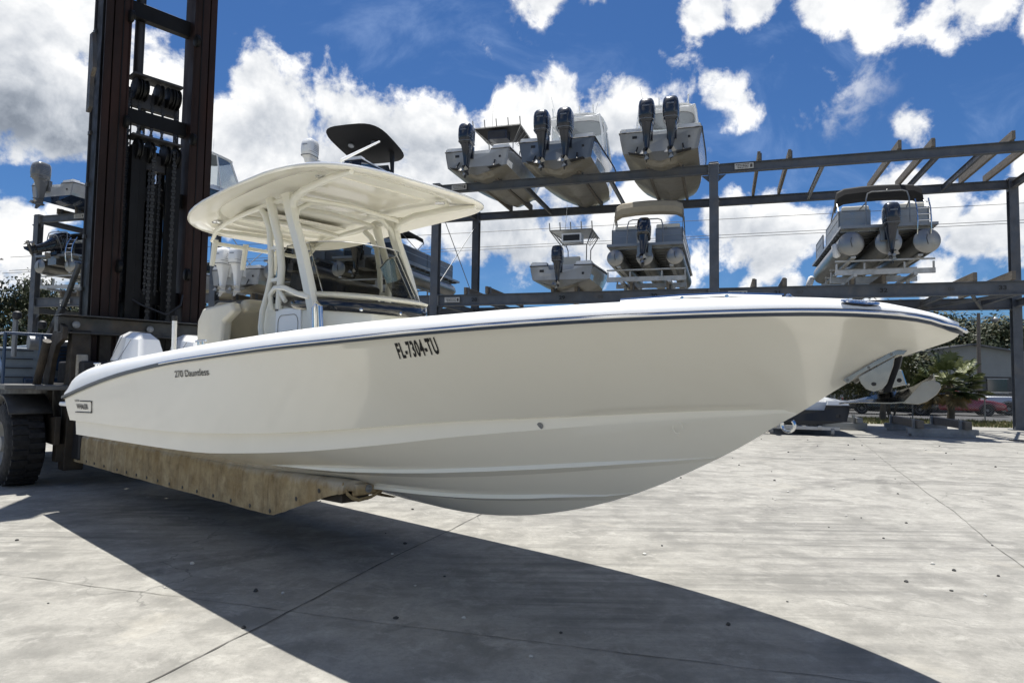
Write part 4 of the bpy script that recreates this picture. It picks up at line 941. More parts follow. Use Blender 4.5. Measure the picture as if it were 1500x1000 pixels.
# warning plates and bay numbers on the beams
def sign(x, z, w=.62, h=.20, yf=-.108):
    b = MB(); b.box((x, yf-.006, z), (w, .006, h)); sp = b.build('sign_plate', plate, rack)
    b = MB(); rnd = random.Random(int(x*10))
    for r in range(3):
        xx = x-w*.44+(r*.03)
        while xx < x+w*.22:
            ww = rnd.uniform(.02, .07); b.box((xx+ww/2, yf-.011, z+h*.27-r*h*.27), (ww, .003, h*.13)); xx += ww+.014
    b.box((x+w*.38, yf-.011, z), (w*.12, .003, h*.6))
    b.build('sign_print', txtfad, sp)
for x, z in ((1.01, H1-.15), (-9.55, H1-.15), (.78, H2-.22), (-9.75, H2-.20), (-28.9, H1-.16), (-29.5, H2+.15), (-20.2, H2-.2)): sign(x, z)
for txt, x in (('28', -8.95), ('29', -5.50), ('30', -2.15), ('31', 1.95), ('32', 5.15), ('33', 8.45), ('27', -12.1), ('26', -15.4)):
    text_mesh(txt, .13, txtblk, 'bay_number', rack, lambda u, v, x=x: Vector((x+u, -.114, H2-.275+v)), sx=1.25, bold=.035)
for txt, x in (('08', -4.05), ('07', 2.68), ('06', 7.08)):
    text_mesh(txt, .11, txtfad, 'faded_number', rack, lambda u, v, x=x: Vector((x+u, -.114, H2-.265+v)), sx=1.25, bold=.01)

# ------------------------------------------------------------------ outboard motors
def rrect(cx, cy, lx, ly, z, n=5, e=.5):
    pts = []
    for i in range(4*n):
        a = 2*math.pi*i/(4*n)+.001; c, s_ = math.cos(a), math.sin(a)
        pts.append((cx+math.copysign(abs(c)**e, c)*lx/2, cy+math.copysign(abs(s_)**e, s_)*ly/2, z))
    return pts
def outboard(parent, x, y, z, mt, k=1.0, tilt=0, word=True, wcol=None, propm=None, low=None):
    """x,y,z: clamp point on the transom top. boat frame: +x forward"""
    M = Matrix.Translation((x, y, z)) @ Matrix.Rotation(tilt, 4, 'Y') @ Matrix.Scale(k, 4)
    b = MB()
    b.loft([rrect(-.36, 0, .56, .36, .16), rrect(-.34, 0, .46, .30, -.02), rrect(-.33, 0, .36, .22, -.30), rrect(-.34, 0, .30, .14, -.62), rrect(-.36, 0, .30, .09, -.80), rrect(-.38, 0, .36, .06, -.86)])
    b.loft([rrect(-.42, 0, .46, .20, -.70, e=.8), rrect(-.44, 0, .50, .22, -.715, e=.8)])      # cavitation plate
    b.box((-.02, 0, -.05), (.16, .30, .46)); b.box((-.08, 0, .04), (.24, .22, .14))
    b.lathe([(.004, -.30), (.055, -.2), (.075, -.08), (.078, .1), (.06, .2)], (-.40, 0, -.90), (-1, 0, 0), 14)
    b.prism([(-.26, -.008, -.92), (-.52, -.008, -.92), (-.56, -.008, -1.14), (-.46, -.008, -1.14)], (0, .016, 0))
    o_ = b.xf(M).build('outboard_motor', low or mt, parent, smooth=50)
    b = MB()
    b.loft([rrect(-.36, 0, .60, .40, .14), rrect(-.37, 0, .70, .47, .22), rrect(-.38, 0, .74, .50, .42), rrect(-.37, 0, .72, .50, .66), rrect(-.35, 0, .66, .46, .80), rrect(-.33, 0, .54, .38, .88), rrect(-.31, 0, .34, .24, .915)])
    b.xf(M).build('cowling', mt, o_, smooth=50)
    b = MB()
    for z_, w_ in ((.20, .51), (.34, .512)): b.loft([rrect(-.375, 0, .725, w_*.97, z_), rrect(-.375, 0, .725, w_*.97, z_+.012)])
    b.xf(M).build('cowling_band', blackm if mt is engw else greyp, o_, smooth=50)
    if word:
        c = wcol or greyp
        rnd = random.Random(5)
        b = MB()
        for i in range(6): b.box((-.752, -.10+i*.037, .60), (.004, .024, .045))
        for i in range(4):
            for s_ in (-1, 1): b.box((-.35, s_*.2525, .42+.07*i), (.36-.05*i, .004, .018))
        b.xf(M).build('cowling_stripes', c, o_)
    b = MB()
    for i in range(3):
        a = i*2.094+.4
        b.loft([[(-.66+dx*.035, math.cos(a+dt)*rr, -.90+math.sin(a+dt)*rr) for dx, dt in ((-1, -.42), (1, .42), (1.2, .38), (-.8, -.46))] for rr in (.05, .12, .17, .19)])
    b.lathe([(.05, -.62+.62), (.06, .1), (.05, .16)], (-.58, 0, -.90), (-1, 0, 0), 12)
    b.xf(M).build('propeller', propm or alu, o_)
    return o_
# ------------------------------------------------------------------ planing hulls
def planing_boat(name, label, cat, L_=8, B_=2.7, T=1.0, BH=1.5, top=hullw, bot=hullb, stripe=None, engines=(), eng=engn, ek=1.0, style='ttop', canvas=blackm, tabs=True, group='boats stored on the rack', ang=.27):
    root = thing(name, label, cat, group=group)
    def st(u):
        w = max(0, (u-.38)/.62); hb = B_/2*(1-w**2.5)**.75 if u < 1 else 0; hb *= (.97+.03*min(1, u/.3))
        ch = B_/2*.86*(1-w**1.7); kz = (max(0, (u-.55)/.45))**2.4*BH*.86
        czb = kz+math.tan(ang)*ch*(1+.9*w); sz = T+(BH-T)*u**1.6; x = L_*u
        if ch < .01: czb = kz
        czb = min(czb, sz-.1)
        return x, hb, ch, kz, czb, sz
    US = [0, .1, .2, .3, .38, .46, .54, .62, .7, .77, .83, .88, .92, .955, .98, 1.0]
    bt = MB(); tp = MB()
    for sg in (-1, 1):
        bt.grid([[(x, 0, kz), (x, sg*ch*.5, kz+(cz-kz)*.46), (x, sg*ch*.56, kz+(cz-kz)*.50), (x, sg*ch, cz), (x, sg*(ch+.035), cz+.015)] for x, hb, ch, kz, cz, sz in map(st, US)])
        tp.grid([[(x, sg*(ch+.035), cz+.015), (x, sg*(ch+.035+(hb-ch-.035)*.45), cz+(sz-cz)*.4), (x, sg*(ch+.035+(hb-ch-.035)*.8), cz+(sz-cz)*.7), (x, sg*hb, sz)] for x, hb, ch, kz, cz, sz in map(st, US)])
    x, hb, ch, kz, cz, sz = st(0)
    # transom: lower part carries the bottom colour
    zs = cz+(sz-cz)*.45
    hm = ch+.035+(hb-ch-.035)*.5
    n = tp.av([(0, -(ch+.035), cz+.015), (0, (ch+.035), cz+.015), (0, hb, sz), (0, hb*.42, sz), (0, hb*.38, sz-.14), (0, -hb*.38, sz-.14), (0, -hb*.42, sz), (0, -hb, sz)])
    tp.af(*range(n, n+8))
    n = bt.av([(0, 0, kz), (0, ch, cz), (0, ch+.035, cz+.015), (0, -(ch+.035), cz+.015), (0, -ch, cz)]); bt.af(*range(n, n+5))
    hl = tp.build('hull', top, root, smooth=30)
    bt.build('hull_bottom', bot, root, smooth=30)
    b = MB()
    for sg in (-1, 1): b.tube([(x, sg*(hb+.008), sz) for x, hb, ch, kz, cz, sz in map(st, US)], .022, 6)
    b.tube([(0-.008, -hb0, sz0) for hb0, sz0 in ((st(0)[1], st(0)[5]), (st(0)[1]*.42, st(0)[5]))], .02, 6); b.tube([(-.008, st(0)[1]*.42, st(0)[5]), (-.008, st(0)[1], st(0)[5])], .02, 6)
    b.build('rub_rail', blackm, root)
    b = MB()
    for sg in (-1, 1):
        b.grid([[(x, sg*hb, sz), (x, sg*(hb-.03*min(1, hb*3)), sz+.10), (x, sg*max(0, hb-.22), sz+.13), (x, sg*max(0, hb-.24), sz+.08), (x, sg*max(0, hb-.26), sz-.45 if u < .7 else sz+.05)] for u in US for x, hb, ch, kz, cz, sz in (st(u),)])
    fd = [u for u in US if u >= .7]
    b.grid([[(st(u)[0], f*max(0, st(u)[1]-.22), st(u)[5]+.13+.05*(1-f*f)) for f in (-1, -.5, 0, .5, 1)] for u in fd])
    b.grid([[(st(u)[0], -max(0, st(u)[1]-.26), st(0)[5]-.45), (st(u)[0], max(0, st(u)[1]-.26), st(0)[5]-.45)] for u in US if u <= .77])
    h0, s0 = st(0)[1], st(0)[5]
    for sg in (-1, 1): b.hexa([(-.0, sg*h0*.45, s0), (.35, sg*h0*.45, s0), (.35, sg*(h0-.02), s0), (0, sg*(h0-.02), s0), (.03, sg*h0*.48, s0+.14), (.35, sg*h0*.48, s0+.14), (.35, sg*(h0-.06), s0+.16), (.03, sg*(h0-.06), s0+.16)])
    b.box((.5, 0, s0-.05), (.3, h0*1.7, .3))
    b.build('deck', deckw, root, smooth=40)
    if tabs:
        for sg in (-1, 1):
            b = MB(); b.hexa([(-.30, sg*ch*.45, cz*.62-.02), (0, sg*ch*.45, cz*.62), (0, sg*ch*.85, cz*.9), (-.30, sg*ch*.85, cz*.9-.02), (-.30, sg*ch*.45, cz*.62-.01), (0, sg*ch*.45, cz*.62+.01), (0, sg*ch*.85, cz*.9+.01), (-.30, sg*ch*.85, cz*.9-.01)])
            b.tube([(-.22, sg*ch*.65, cz*.78), (-.01, sg*ch*.62, cz*.78+.28)], .025, 6); b.build('trim_tab', blackm, root)
    b = MB(); b.box((-.006, h0*.62, s0-.18), (.012, .16, .09)); b.box((-.006, -h0*.70, s0-.30), (.012, .08, .08)); b.build('transom_vent', blackm, root)
    for yy in engines: outboard(root, -.0, yy, s0-.05, eng, ek)
    zf = s0-.45
    if style == 'ttop' or style == 'small_ttop':
        k = 1 if style == 'ttop' else .97
        cx = L_*.46
        b = MB(); b.loft([[(cx-.5*k, -.45*k, zf), (cx+.6*k, -.45*k, zf), (cx+.6*k, .45*k, zf), (cx-.5*k, .45*k, zf)], [(cx-.5*k, -.45*k, zf+1.0*k), (cx+.35*k, -.40*k, zf+.95*k), (cx+.35*k, .40*k, zf+.95*k), (cx-.5*k, .45*k, zf+1.0*k)]]); b.box((cx-.5*k-.01, 0, zf+.8*k), (.02, .6*k, .25*k)); b.build('console', deckw, root, bevel=.03)
        b = MB(); b.box((cx-1.2*k, 0, zf+.5*k), (.5*k, .9*k, .5*k)); b.box((cx-1.35*k, 0, zf+.88*k), (.12, .85*k, .35*k)); b.build('leaning_post', vinylw, root, bevel=.04)
        zt_ = zf+2.15*k; w = (1.0 if style == 'ttop' else .85)*k
        tt = MB(); tt.loft([[(cx-1.2*k, -w, zt_), (cx+.9*k, -w*.9, zt_+.06), (cx+.9*k, w*.9, zt_+.06), (cx-1.2*k, w, zt_)], [(cx-1.2*k, -w, zt_+.04), (cx+.9*k, -w*.9, zt_+.10), (cx+.9*k, w*.9, zt_+.10), (cx-1.2*k, w, zt_+.04)]]); top_o = tt.build('top_canopy', canvas, root, bevel=.02)
        b = MB()
        for sg in (-1, 1):
            b.tube([(cx-1.15*k, sg*w, zt_), (cx-.6*k, sg*.52*k, zt_-.5*k), (cx-.5*k, sg*.48*k, zf)], .022, 6); b.tube([(cx+.8*k, sg*w*.85, zt_+.04), (cx+.5*k, sg*.48*k, zt_-.5*k), (cx+.5*k, sg*.46*k, zf)], .022, 6)
            b.tube([(cx-1.2*k, sg*w, zt_), (cx+.9*k, sg*w*.9, zt_+.05)], .022, 6)
            for f in (-.9, -.5, -.1, .3): b.tube([(cx+f*k, sg*w*.97, zt_), (cx+f*k*.4, sg*.5*k, zt_-.4*k)], .012, 5)
        b.tube([(cx-1.2*k, -w, zt_), (cx-1.2*k, w, zt_)], .022, 6); b.tube([(cx-.55*k, -.5*k, zt_-.45*k), (cx-.55*k, .5*k, zt_-.45*k)], .02, 6)
        b.build('top_frame', alu, root)
        b = MB(); b.box((cx-.85*k, 0, zt_-.28*k), (.5*k, .8*k, .36*k)); b.cur = 1; b.box((cx-1.105*k, 0, zt_-.28*k), (.02, .66*k, .24*k)); b.build('electronics_box', [deckw if canvas is deckw else dgreyp, blackm], root, bevel=.01)
        for i in range(5): MB().tube([(cx-1.2*k, -w+w*i/2, zt_), (cx-1.30*k, -w+w*i/2, zt_+.30*k)], .022, 6).build('rod_holder', alu, root)
        MB().tube([(cx, w*.6, zt_+.1), (cx-1.1, w*.2, zt_+1.0)], .008, 4).build('antenna', deckw, root)
    if style == 'hardtop':
        cx = L_*.44; zt_ = zf+2.38; w = B_*.38
        b = MB()
        b.loft([rr_(cx, 0, 2.5, 2*w, zt_), rr_(cx, 0, 2.6, 2*w+.06, zt_+.06), rr_(cx, 0, 2.2, 2*w-.3, zt_+.14)]); b.build('hard_top', deckw, root, smooth=50)
        b = MB(); b.loft([rr_(cx+.25, 0, 1.7, 2*w-.25, zt_-.03), rr_(cx+.25, 0, 1.7, 2*w-.2, zt_)]); b.build('headliner', greyp, root)
        b = MB()
        for sg in (-1, 1):
            b.tube([(cx-1.1, sg*(w-.05), zt_+.02), (cx-.95, sg*(w+.05), zt_-.6), (cx-.7, sg*(w+.08), zf+.5)], .045, 8); b.tube([(cx+.9, sg*(w-.1), zt_), (cx+1.6, sg*(w+.05), zf+.9)], .05, 8); b.tube([(cx-.2, sg*(w), zt_), (cx+.1, sg*(w+.08), zf+.6)], .035, 8)
            b.tube([(cx-1.1, sg*(w-.05), zt_+.02), (cx-1.3, sg*(w*.8), zt_-.12), (cx-1.3, 0, zt_-.10)], .03, 8)
        b.build('top_frame', deckw, root)
        for sg in (-1, 1):
            b = MB(); b.hexa([(cx-.2, sg*(w+.06), zf+.85), (cx+1.5, sg*(w+.04), zf+.95), (cx+1.5, sg*(w+.05), zf+.95), (cx-.2, sg*(w+.07), zf+.85), (cx-.1, sg*(w-.01), zt_-.05), (cx+.85, sg*(w-.09), zt_-.05), (cx+.85, sg*(w-.08), zt_-.05), (cx-.1, sg*w, zt_-.05)]); b.build('side_window', clearg, root)
        b = MB(); b.box((cx+.6, 0, zf+.45), (1.9, 2*w, .9)); b.cur = 1; b.box((cx-.36, .0, zf+.62), (.02, 1.3, .62)); b.cur = 0; b.box((cx-.9, 0, zf+.55), (.5, 1.1, .7)); b.build('cabin', [deckw, blackm], root, bevel=.03)
        b = MB(); b.hexa([(cx+1.5, -w, zf+.9), (cx+1.52, -w, zf+.9), (cx+1.52, w, zf+.9), (cx+1.5, w, zf+.9), (cx+.95, -w*.85, zt_-.03), (cx+.97, -w*.85, zt_-.03), (cx+.97, w*.85, zt_-.03), (cx+.95, w*.85, zt_-.03)]); b.build('windscreen', clearg, root)
        for i in range(4): MB().tube([(cx-1.15, -w*.75+w*.5*i, zt_+.06), (cx-1.28, -w*.75+w*.5*i, zt_+.36)], .026, 6).build('rod_holder', deckw, root)
        MB().tube([(cx, w*.8, zt_+.1), (cx-.5, w*1.0, zt_+1.2)], .010, 5).build('antenna', deckw, root); MB().tube([(cx, -w*.5, zt_+.1), (cx-.2, -w*.75, zt_+.85)], .014, 5).build('antenna', deckw, root)
        b = MB(); b.lathe([(.04, 0), (.04, .1), (.24, .12), (.26, .2), (.18, .26)], (cx+.2, 0, zt_+.13), (0, 0, 1), 18); b.build('radar_dome', deckw, root)
    if style == 'rails':
        b = MB()
        for sg in (-1, 1):
            b.tube([(L_*.35, sg*(st(.35)[1]-.12), st(.35)[5]+.13), (L_*.4, sg*(st(.4)[1]-.12), st(.4)[5]+.5), (L_*.7, sg*(st(.7)[1]-.12), st(.7)[5]+.5), (L_*.93, sg*(st(.93)[1]*.4), st(.93)[5]+.45)], .016, 6)
        b.build('bow_rail', alu, root)
        b = MB(); b.loft([[(L_*.42, -.8, zf+.9), (L_*.55, -.5, zf+.95), (L_*.55, .5, zf+.95), (L_*.42, .8, zf+.9)], [(L_*.40, -.78, zf+1.3), (L_*.49, -.45, zf+1.35), (L_*.49, .45, zf+1.35), (L_*.40, .78, zf+1.3)]]); b.build('windscreen', carglass, root)
        b = MB(); b.box((L_*.2, 0, zf+.5), (.6, 1.6, .5)); b.build('rear_seat', vinylw, root, bevel=.05)
    if style == 'arch':
        cx = L_*.42; zt_ = zf+2.0; w = .95
        b = MB(); b.loft([rr_(cx-.6, 0, 3.2, 2*w+.8, zt_-.0, tl=-.17), rr_(cx-.6, 0, 3.3, 2*w+.85, zt_+.05, tl=-.17), rr_(cx-.6, 0, 3.0, 2*w+.6, zt_+.1, tl=-.17)]); b.build('hard_top', canvas_b, root, smooth=50)
        for sg in (-1, 1):
            MB().tube([(cx+.2, sg*(w-.1), zt_-.05), (cx-.1, sg*(w+.1), zf+.5)], [.12, .07], 8).build('tower_leg', blackm, root)
            MB().tube([(cx-.9, sg*.55, zt_-.02), (cx-.92, sg*.55, zt_-.08)], .13, 16).build('tower_speaker', greyp, root)
        b = MB(); b.loft([[(cx, -1.0, zf+.7), (cx+1.6, -.6, zf+.8), (cx+1.6, .6, zf+.8), (cx, 1.0, zf+.7)], [(cx-.2, -.9, zf+1.2), (cx+.9, -.5, zf+1.3), (cx+.9, .5, zf+1.3), (cx-.2, .9, zf+1.2)]]); b.build('windscreen', carglass, root)
        b = MB(); b.box((cx+.8, 0, zf+.4), (2.6, 2.2, .9)); b.build('cabin', deckw, root, bevel=.1)
    return root
def rr_(cx, cy, lx, ly, z, n=8, e=.55, tl=0):
    return [(x, y, zz+tl*(x-cx)) for x, y, zz in rrect(cx, cy, lx, ly, z, n, e)]
RANG = math.pi/2-A_R
def on_rack(o, X, Y, z):
    o.location = rw(X, Y, z); o.rotation_euler = (0, 0, RANG); return o
on_rack(planing_boat('fishing_boat', 'white single-engine fishing boat with black T-top, leftmost of three on the top rack', 'boat', 7.4, 2.62, .95, 1.5, top=hullw, engines=(.28,), eng=engn, ek=1.0, style='ttop', canvas=canvas_b), -8.42, -1.2, 9.10)
on_rack(planing_boat('walkaround_boat', 'blue-grey boat with twin navy outboards, middle of three on the top rack', 'boat', 9.0, 2.86, 1.08, 1.75, top=hullgr, engines=(-.42, .42), eng=engn, ek=1.08, style='hardtop'), -5.40, -1.2, 9.08)
on_rack(planing_boat('walkaround_boat', 'white boat with twin navy outboards beside the rack column, rightmost on the top rack', 'boat', 9.0, 2.86, 1.08, 1.75, top=hullw, engines=(-.40, .40), eng=engn, ek=1.08, style='hardtop'), -1.75, -1.2, 9.08)
on_rack(planing_boat('skiff', 'small grey-white center console skiff with little T-top above bay number 29', 'boat', 6.0, 2.36, .80, 1.15, top=hullw, engines=(.06,), eng=engn, ek=.78, style='small_ttop', canvas=deckw, tabs=False), -5.25, -.9, 4.86)
on_rack(planing_boat('runabout', 'white and navy runabout with covered grey outboard on the far left top rack', 'boat', 7, 2.6, .9, 1.3, top=hullw, bot=hullnavy, engines=(.25,), eng=engg, ek=1.05, style='rails', tabs=False), -29.05, -1.4, 9.3)
on_rack(planing_boat('bay_boat', 'white boat with twin white outboards seen under the hard top of the large boat', 'boat', 7.6, 2.5, .95, 1.4, top=hullw, engines=(-.36, .36), eng=engw, ek=1.0, style='rails', tabs=True), -19.2, -.9, 5.05)
on_rack(planing_boat('wakeboard_boat', 'dark boat with white outboard and tilted black hard top, showing above the large boat', 'boat', 7.6, 2.7, 1.0, 1.5, top=hullnavy, engines=(.80,), eng=engw, ek=1.0, style='arch'), -14.55, -1.2, 9.1)
on_rack(planing_boat('walkaround_boat', 'white boat on the top rack seen between the forklift mast rails', 'boat', 6.4, 2.3, 1.0, 1.5, top=hullnavy, engines=(0,), eng=engw, ek=.9, style='hardtop'), -24.0, -.4, 9.3)
on_rack(planing_boat('runabout', 'white runabout on the lower rack level behind the forklift mast', 'boat', 6.4, 2.4, .9, 1.3, top=hullw, engines=(0,), eng=engw, ek=.85, style='rails'), -23.5, -.6, 5.2)
# ------------------------------------------------------------------ pontoon boats
def pontoon(name, label, B_=2.5, L_=7.0, tubes=(-.98, .98), tr=.30, panel=greyp, canvas=canvas_b, bim='up', eng=engn, ek=1.0, tilt=0, mz=.0, arch=True, ladder=False, group='pontoon boats stored on the rack', lounge=vinylw, top_h=1.45):
    root = thing(name, label, 'pontoon boat', group=group)
    zd = tr*2+.12
    for y in tubes:
        b = MB(); b.lathe([(.01, -.01), (tr*.8, 0), (tr, .04), (tr, L_-1.0), (tr*.85, L_-.5), (tr*.4, L_-.1), (.01, L_)], (0, y, tr), (1, 0, 0), 28, cap=False)
        b.box((L_/2-.2, y, tr*2+.01), (L_-1.2, .16, .14)); b.prism([(0.1, y-.006, .02), (L_-1.2, y-.006, .02), (L_-1.4, y-.006, -.04), (.2, y-.006, -.04)], (0, .012, 0))
        tb = b.build('pontoon_tube', alu, root, smooth=50)
        MB().tube([(-.02, y, tr*1.5), (-.02, y+.02, tr*1.2), (-.02, y-.02, tr*.7)], .010, 5).build('tube_end_weld', txtfad, tb)
    b = MB(); b.box((L_/2, 0, zd+.03), (L_, B_, .09)); b.cur = 1
    for i in range(14): b.box((.3+i*(L_-.6)/13, 0, zd-.045), (.06, B_*.96, .07))
    b.build('deck', [greyp, alu], root)
    b = MB(); b.box((.35, 0, tr*1.5), (.9, .5, .3)); b.box((.05, 0, zd-.10), (.06, .5, .36)); b.build('motor_pod', alu, root)
    # fence panels
    def fence(pts, h=.62):
        for p, q in zip(pts, pts[1:]):
            p3 = Vector((*p, zd+.10)); q3 = Vector((*q, zd+.10)); b = MB(); b.bar(p3+Vector((0, 0, h/2)), q3+Vector((0, 0, h/2)), .025, h-.06); b.cur = 1
            for zz in (.03, h, h*.6): b.bar(p3+Vector((0, 0, zz)), q3+Vector((0, 0, zz)), .045, .03)
            b.bar(p3, p3+Vector((0, 0, h)), .04, .04); b.bar(q3, q3+Vector((0, 0, h)), .04, .04)
            b.build('fence_panel', [panel, alu], root)
    hw = B_/2-.08
    fence([(.75, -.32), (.75, -hw), (L_*.5, -hw)]); fence([(L_*.5, -hw), (L_-.8, -hw), (L_-.25, -hw+.3), (L_-.25, hw-.3), (L_-.8, hw), (L_*.62, hw)]); fence([(L_*.50, hw), (.75, hw), (.75, .38)])
    b = MB(); b.box((1.1, -hw+.5, zd+.38), (.62, .8, .55)); b.box((.86, -hw+.5, zd+.72), (.14, .82, .34)); b.build('rear_lounge', lounge, root, bevel=.05)
    b = MB(); b.box((1.1, hw-.5, zd+.38), (.62, .8, .55)); b.box((.86, hw-.5, zd+.72), (.14, .82, .34)); b.build('rear_lounge', lounge, root, bevel=.05)
    b = MB(); b.box((L_*.45, hw-.55, zd+.5), (.5, .6, .8)); b.build('helm_console', panel, root, bevel=.05)
    outboard(root, -.02, 0, zd+.10+mz, eng, ek, tilt)
    # bimini
    zt_ = zd+top_h
    if bim:
        x0, x1 = (1.0, 3.3) if bim == 'up' else (1.2, 1.75)
        def arc(x, dz=0, k=1): return [(x, y*k, z) for y, z in ((-hw, zt_-.30+dz), (-hw*.97, zt_-.12+dz), (-hw*.8, zt_+dz), (-hw*.4, zt_+.045+dz), (0, zt_+.06+dz), (hw*.4, zt_+.045+dz), (hw*.8, zt_+dz), (hw*.97, zt_-.12+dz), (hw, zt_-.30+dz))]
        if bim == 'up':
            b = MB(); b.grid([arc(x, d) for x, d in ((x0, -.10), (x0+.02, 0), ((x0+x1)/2, .02), (x1-.02, 0), (x1, -.10))]); b.build('bimini_canopy', canvas, root, solid=.02)
        else:
            b = MB(); b.loft([[Vector(p)+Vector((math.cos(a)*.26, 0, math.sin(a)*.27)) for a in [i*math.pi/4 for i in range(8)]] for p in arc(x0+.3)]); b.build('folded_bimini', canvas, root, bevel=.0)
        for sg in (-1, 1):
            b = MB()
            b.tube([(L_*.36, sg*hw, zd+.72), (x0+.05, sg*hw, zt_-.28)], .016, 6); b.tube([(L_*.36, sg*hw, zd+.72), (x1, sg*hw, zt_-.28)], .016, 6); b.tube([(.8, sg*hw, zd+.72), (x0+.1, sg*hw*.99, zt_-.25)], .010, 5)
            b.build('bimini_frame', alu, root)
    if arch:
        w = .62; za_ = zd+1.15 if arch == 'tall' else zd+.92
        b = MB(); b.tube([(.05, -w, zd+.08), (.10, -w*.98, za_-.25), (.12, -w*.9, za_-.05), (.12, -w*.7, za_), (.12, w*.7, za_), (.12, w*.9, za_-.05), (.10, w*.98, za_-.25), (.05, w, zd+.08)], .022, 8)
        for sg in (-1, 1): b.tube([(.10, sg*w*.98, za_-.35), (.75, sg*w*1.1, zd+.75)], .018, 6)
        b.lathe([(.02, 0), (.03, .03), (.01, .05)], (.12, 0, za_+.01), (0, 0, 1), 8); b.build('tow_arch', alu, root)
    if ladder:
        b = MB()
        for y in (-.78, -1.15): b.tube([(-.05, y, zd-.30), (-.12, y, zd+.1), (-.05, y, zd+.5), (.15, y, zd+.85)], .022, 6)
        for t in range(4): b.tube([(-.10+.05*t, -.78, zd+.12+.2*t), (-.10+.05*t, -1.15, zd+.12+.2*t)], .016, 6)
        b.build('boarding_ladder', chrome, root)
    return root
on_rack(pontoon('pontoon_boat', 'grey pontoon boat with folded tan bimini and black outboard above bay number 30', 2.62, 7.2, (-1.02, 0, 1.02), .29, greyp, canvas_t, 'folded', engb, .92, .35, mz=-.15, arch=True, top_h=1.62), -2.28, -1.0, 5.55)
on_rack(pontoon('pontoon_boat', 'pontoon boat with black bimini and silver tow arch above bay number 32', 2.75, 7.2, (-1.06, 0, 1.06), .38, alu, canvas_b, 'folded', engn, .92, 0, mz=-.3, arch='tall', ladder=True, top_h=1.40), 5.25, -1.0, 5.62)
on_rack(pontoon('pontoon_boat', 'dark pontoon boat with black bimini and navy panels right of the hard top frame', 2.55, 7.4, (-1.0, 1.0), .31, dgreyp, canvas_b, 'up', engb, .9, 0, 0, False, lounge=greyp), -13.35, -.9, 5.55)
on_rack(pontoon('pontoon_boat', 'pontoon boat with round silver tube ends seen through the smoked windshield', 2.5, 7.0, (-.98, .98), .31, greyp, canvas_g, 'up', engb, .9, 0, 0, 'tall', True), -16.60, -.9, 5.55)
lt = on_rack(pontoon('pontoon_boat', 'pontoon boat with tilted black outboard on the far left lower rack', 2.4, 6.8, (-.92, .92), .32, dgreyp, canvas_b, 'up', engb, 1.15, 1.15, 0, 'tall', True, top_h=1.2), -29.2, -1.0, 6.2)
# aluminium lifting cradles under the pontoons
def cradle(label, w=2.9, h=.62, X=0, z=4.82):
    root = thing('cradle_frame', label, 'cradle', group='aluminium cradles under the pontoon boats')
    b = MB()
    for y in (-w*.33, w*.33): b.box((3.0, y, h+.02), (6.0, .14, .06))
    b.build('bunk_rail', aluframe, root)
    for i, x in enumerate((.35, 2.1, 3.9, 5.6)):
        ww = w*(1-.06*i)
        b = MB(); b.box((x, 0, .30), (.09, ww, .16)); b.box((x, 0, h-.05), (.07, ww, .05))
        for y in (-ww/2+.04, -w*.2, w*.2, ww/2-.04): b.box((x, y, h*.62), (.06, .05, .30))
        b.build('cross_member', aluframe, root)
    b = MB()
    for y in (-w*.30, w*.30): b.box((3.0, y, .20), (5.6, .10, .10)); b.box((1.2, y, .11), (.1, .1, .20)); b.box((4.6, y, .11), (.1, .1, .20))
    b.build('stringer', aluframe, root)
    return on_rack(root, X, -.9, z)
cradle('silver cradle frame under the tan-topped pontoon boat', 2.75, .68, -2.28, 4.84)
cradle('silver cradle frame under the pontoon boat with black bimini at bay 32', 2.85, .72, 5.2, 4.84)
cradle('silver cradle frame under the dark pontoon boat', 2.7, .66, -13.35, 4.84)
cradle('silver cradle frame seen through the smoked windshield', 2.6, .66, -16.60, 4.84)
cradle('silver cradle frame under the far left pontoon boat', 2.6, .86, -29.2, 5.30)
# fenders hanging on the pontoon boat at bay 32
for lab, (x, y, z), (x2, y2, z2) in (('white fender hanging at the stern corner of the bay 32 pontoon boat', (3.78, -.55, 6.10), (3.83, -.6, 5.62)), ('white fender hanging at the bow side of the bay 32 pontoon boat', (3.62, 4.0, 5.75), (3.45, 4.0, 5.25))):
    p = rw(x, y, z); q = rw(x2, y2, z2); d = (q-p)
    o = MB().tube([p, p+d*.06, p+d*.14, p+d*.86, p+d*.94, q], [.02, .08, .12, .12, .08, .02], 12).build('boat_fender', deckw, None, smooth=60); tag(o, lab, 'fender', 'fenders on the bay 32 pontoon boat')
# ------------------------------------------------------------------ ground-level stands and a low boat behind the bow
gb = planing_boat('jet_boat', 'low black boat on a wheeled dolly on the ground, just behind the anchor', 'boat', 5.6, 2.35, .60, .78, top=hullblk, bot=hullblk, engines=(), style='plain', tabs=False, group='boats parked on the ground', ang=.12)
on_rack(gb, 2.75, -2.2, .30)
dl = thing('boat_dolly', 'low white dolly with small wheels under the low black boat', 'dolly', rw(2.55, -2.3, 0), RANG)
b = MB(); b.box((.1, 0, .22), (.12, 2.1, .10)); b.box((2.6, 0, .22), (.12, 2.0, .10)); b.box((1.4, .5, .26), (2.8, .1, .08)); b.box((1.4, -.5, .26), (2.8, .1, .08)); b.build('dolly_frame', plate, dl, bevel=.01)
for x in (.1, 2.6):
    for y in (-.85, .85): MB().lathe([(.05, -.05), (.11, -.045), (.125, -.03), (.125, .03), (.11, .045), (.05, .05)], (x, y, .125), (0, 1, 0), 20).build('dolly_wheel', rimw, dl)
MB().tube([(-.2+math.cos(a)*.20, .75, .46+math.sin(a)*.20) for a in [i*math.pi/12 for i in range(22)]], .05, 8).build('coiled_hose', mat('pale_hose', (.5, .49, .43), .6), dl)
